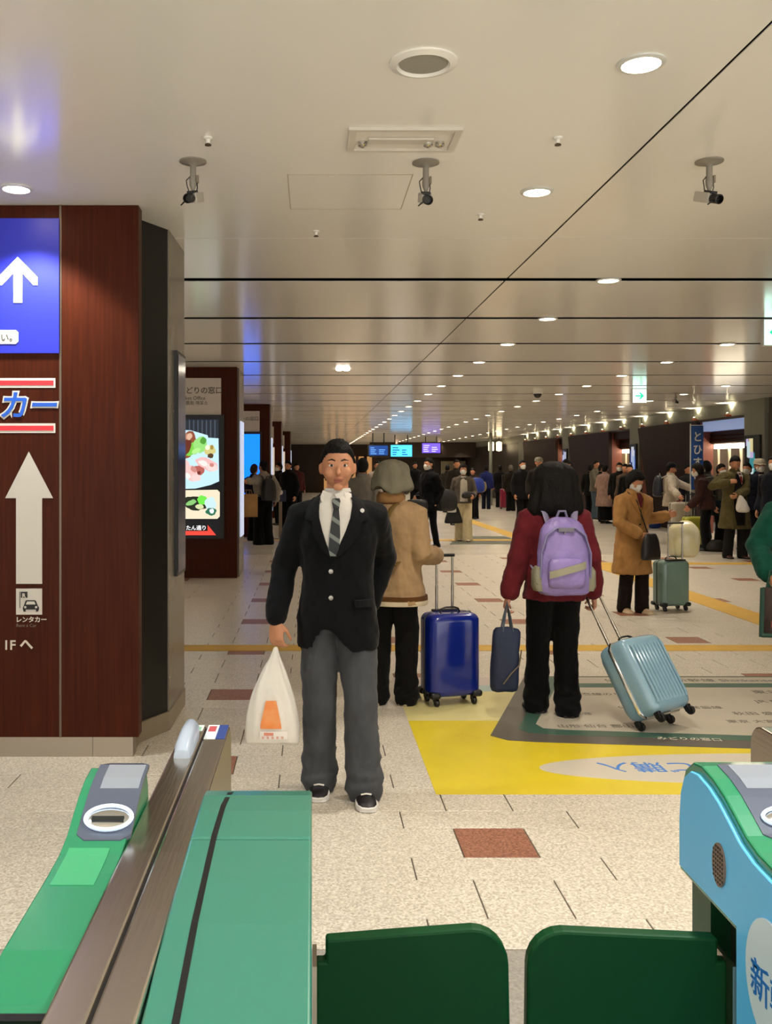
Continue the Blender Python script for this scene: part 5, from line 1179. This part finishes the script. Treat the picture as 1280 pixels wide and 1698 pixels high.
# stanchion and sign by the third kiosk
x_, y2 = pp(465, 893)
e = empty('sign_post', (x_, y2, 0), 0, 'slim beige post with small blue sign beside the dark kiosks', 'sign')
MB().lathe([(.14,0),(.14,.015),(.03,.03)], 20).build('base', M_steel, e, smooth=True)
MB().bx(-.035,.035,-.02,.02,.02,.80).build('post', mat('post_beige','#8a7a66',.5), e); MB().bx(-.12,.12,-.03,.02,.80,1.05).build('sign_plate', mat('post_blue','#1a2344',.5), e, bevel=.01)
MB().lathe([(.055,-.036),(.055,-.03)], 16, axis='y', c=(0,0,1.0)).build('white_disc', M_white, e)
# ------------------------------------------------------------------ far people
def far(label, px, Y, yaw, H, c1, hem, c2, hair=('short', HB), mask=False, legs='straight', bulk=.025, **k):
    Y = min(Y, 8.45*FPX/(px-VX)) if px > VX+1 else Y; x_ = (px-VX)*Y/FPX
    return person(label, x_, Y, yaw, H, (c1, hem, bulk), (c2, legs), BLK, hair=hair, mask=mask, lod=2, **k)
far('person in long light grey coat between the blazer and the grey hat', 601, 13.0, 2.9, 1.66, '#7a746b', .55, '#1b1b20')
far('person in white top just left of the grey hat', 626, 24.0, 0, 1.70, '#b9ab9c', .85, '#23222a')
far('person in dark clothes near the far dark kiosk, facing left', 463, 25.0, -1.2, 1.66, '#121214', .72, '#0d0d10', mask=True)
far('person in dark jacket behind the small sign post', 478, 23.0, -.6, 1.70, '#0d0d0f', .70, '#0a0a0c')
far('person in red and dark clothes half hidden by the blazer', 492, 30.0, .3, 1.66, '#4a1c1c', .80, '#15151a')
far('person in black suit walking far away beside the bright board', 688, 34.0, .2, 1.72, '#0c0c10', .72, '#0b0b0e', ra=(-.08,.12), la=(.08,-.12))
far('person with short hair behind the cream trousers', 757, 25.0, .1, 1.74, '#2a241e', .75, '#121214')
far('person in olive top left of the one with short hair', 742, 32.0, 2.8, 1.62, '#2c2a22', .75, '#101012')
k = far('person with bright blue bag bending right of the cream trousers', 786, 28.0, -.6, 1.52, '#3a2a22', .80, '#15151a', lean=.15)
softbag('shopping_bag', 'bright blue shopping bag right of the cream trousers', 'bag', W(789,817,27.6), .2, [(0,0,0,.22,.12),(0,0,.05,.28,.15),(0,0,.35,.26,.13),(0,0,.45,.18,.08)], '#17348f', .5)
far('far person in blue jacket seen from behind with pale tote', 806, 34.5, 2.9, 1.60, '#27306c', .80, '#14182a', ra=(-.1,.1), la=(.1,-.1))
softbag('tote_bag', 'pale yellow tote bag beside the far blue jacket', 'bag', W(799,818,34.3), 0, [(0,0,0,.2,.08),(0,0,.5,.18,.08)], '#a8946a', .6)
far('far person in black coat pulling a red suitcase', 829, 36.0, 3.0, 1.62, '#161316', .60, '#0c0c0e')
suitcase('crimson suitcase far away beside the black coat', W(838,828,34.5).x, 34.5, 0, .42, .26, .75, '#8a1436', pole=.5, px=.2, rough=.4, lodlow=True)
far('far person with pale hair just right of the red suitcase', 847, 33.0, 3.1, 1.62, '#242018', .70, '#0f0f10', hair=('short', '#7a736a'))
far('person in dark suit left of the long black hair', 866, 24.0, .3, 1.72, '#121114', .72, '#0e0e10', mask=True)
far('person in pale cap behind the long black hair', 893, 23.0, .0, 1.78, '#221f1c', .72, '#121214', hat=('cap','#8a8474'))
far('person in dark top right of the long black hair', 922, 26.0, .2, 1.66, '#141216', .75, '#0e0e10')
far('person in grey-green jacket holding something near the slanted panel', 988, 29.0, .6, 1.74, '#6a6456', .80, '#4a5a66', rh=(-.15,-.35,1.1), lh=(.15,-.35,1.1), polr=(-.4,.3,-1), poll=(.4,.3,-1))
far('person in black behind the pink coat on the left', 979, 30.0, 2.5, 1.62, '#0d0d0f', .72, '#0b0b0d')
far('person in black jacket just behind the pink coat', 997, 26.5, 1.2, 1.62, '#101012', .72, '#0b0b0d', mask=True)
far('person in dark jacket between pink and tan coats', 1027, 24.5, -.3, 1.66, '#16130f', .72, '#0f0f10', mask=True)
far('person in brown patterned coat nearest the lit shop', 1037, 23.6, -.8, 1.62, '#5a4636', .60, '#15110f')
far('person in black coat right behind the tan coat', 1044, 22.2, -.4, 1.60, '#0f0e0e', .60, '#0b0b0d')
far('person in dark clothes left of the blue banner', 1140, 21.5, .3, 1.60, '#17161c', .72, '#101014')
far('person with ponytail and mask right of the blue banner', 1172, 20.0, -2.2, 1.66, '#2a2420', .75, '#111114', hair=('bob', HB), mask=True)
far('person in dark jacket behind the olive coat on the right', 1239, 17.6, -.8, 1.62, '#151519', .72, '#101014', mask=True)
far('person in dark coat at the right frame edge behind the pale cap', 1284, 15.0, -.9, 1.72, '#141722', .70, '#101014', mask=True)
far('person in dark navy coat behind the lime suitcase', 1195, 18.0, .5, 1.60, '#121a24', .65, '#0d0d12', mask=True)
# ------------------------------------------------------------------ blue banner
bY = 18.7; a = W(1146, 706, bY); b2 = W(1166, 812, bY)
e = empty('banner_flag', (a.x, bY, 0), 0, 'tall blue banner flag with white brush lettering in front of the shops', 'banner')
w_ = b2.x-a.x
MB().tube([(-.015,0,.02),(-.015,0,a.z+.04)], .011, 10).build('pole', M_whiteplastic, e, smooth=True)
MB().tube([(-.02,0,a.z+.01),(w_+.02,0,a.z+.01)], .007, 8).build('cross_bar', M_whiteplastic, e, smooth=True)
MB().lathe([(.16,0),(.16,.03),(.03,.06)], 16).build('base', M_black, e, smooth=True)
b = MB(); rs = []
for i in range(13):
    z = a.z-(a.z-b2.z)*i/12; d = .008*math.sin(i*.9)
    rs.append([V((0,d,z)), V((w_/2,d*.2-.006,z)), V((w_,-d,z)), V((w_,-d+.003,z)), V((w_/2,d*.2-.003,z)), V((0,d+.003,z))])
b.rings(rs).build('flag_cloth', mat('banner_blue','#1f4c94',.6), e)
for i, s in enumerate('とひすび'): text(s, .22, (w_/2, -.02, a.z-.30-.255*i), MW, e, bold=.003, align='CENTER', sx=.85, ext=.004)
bake_all(); bake_texts()
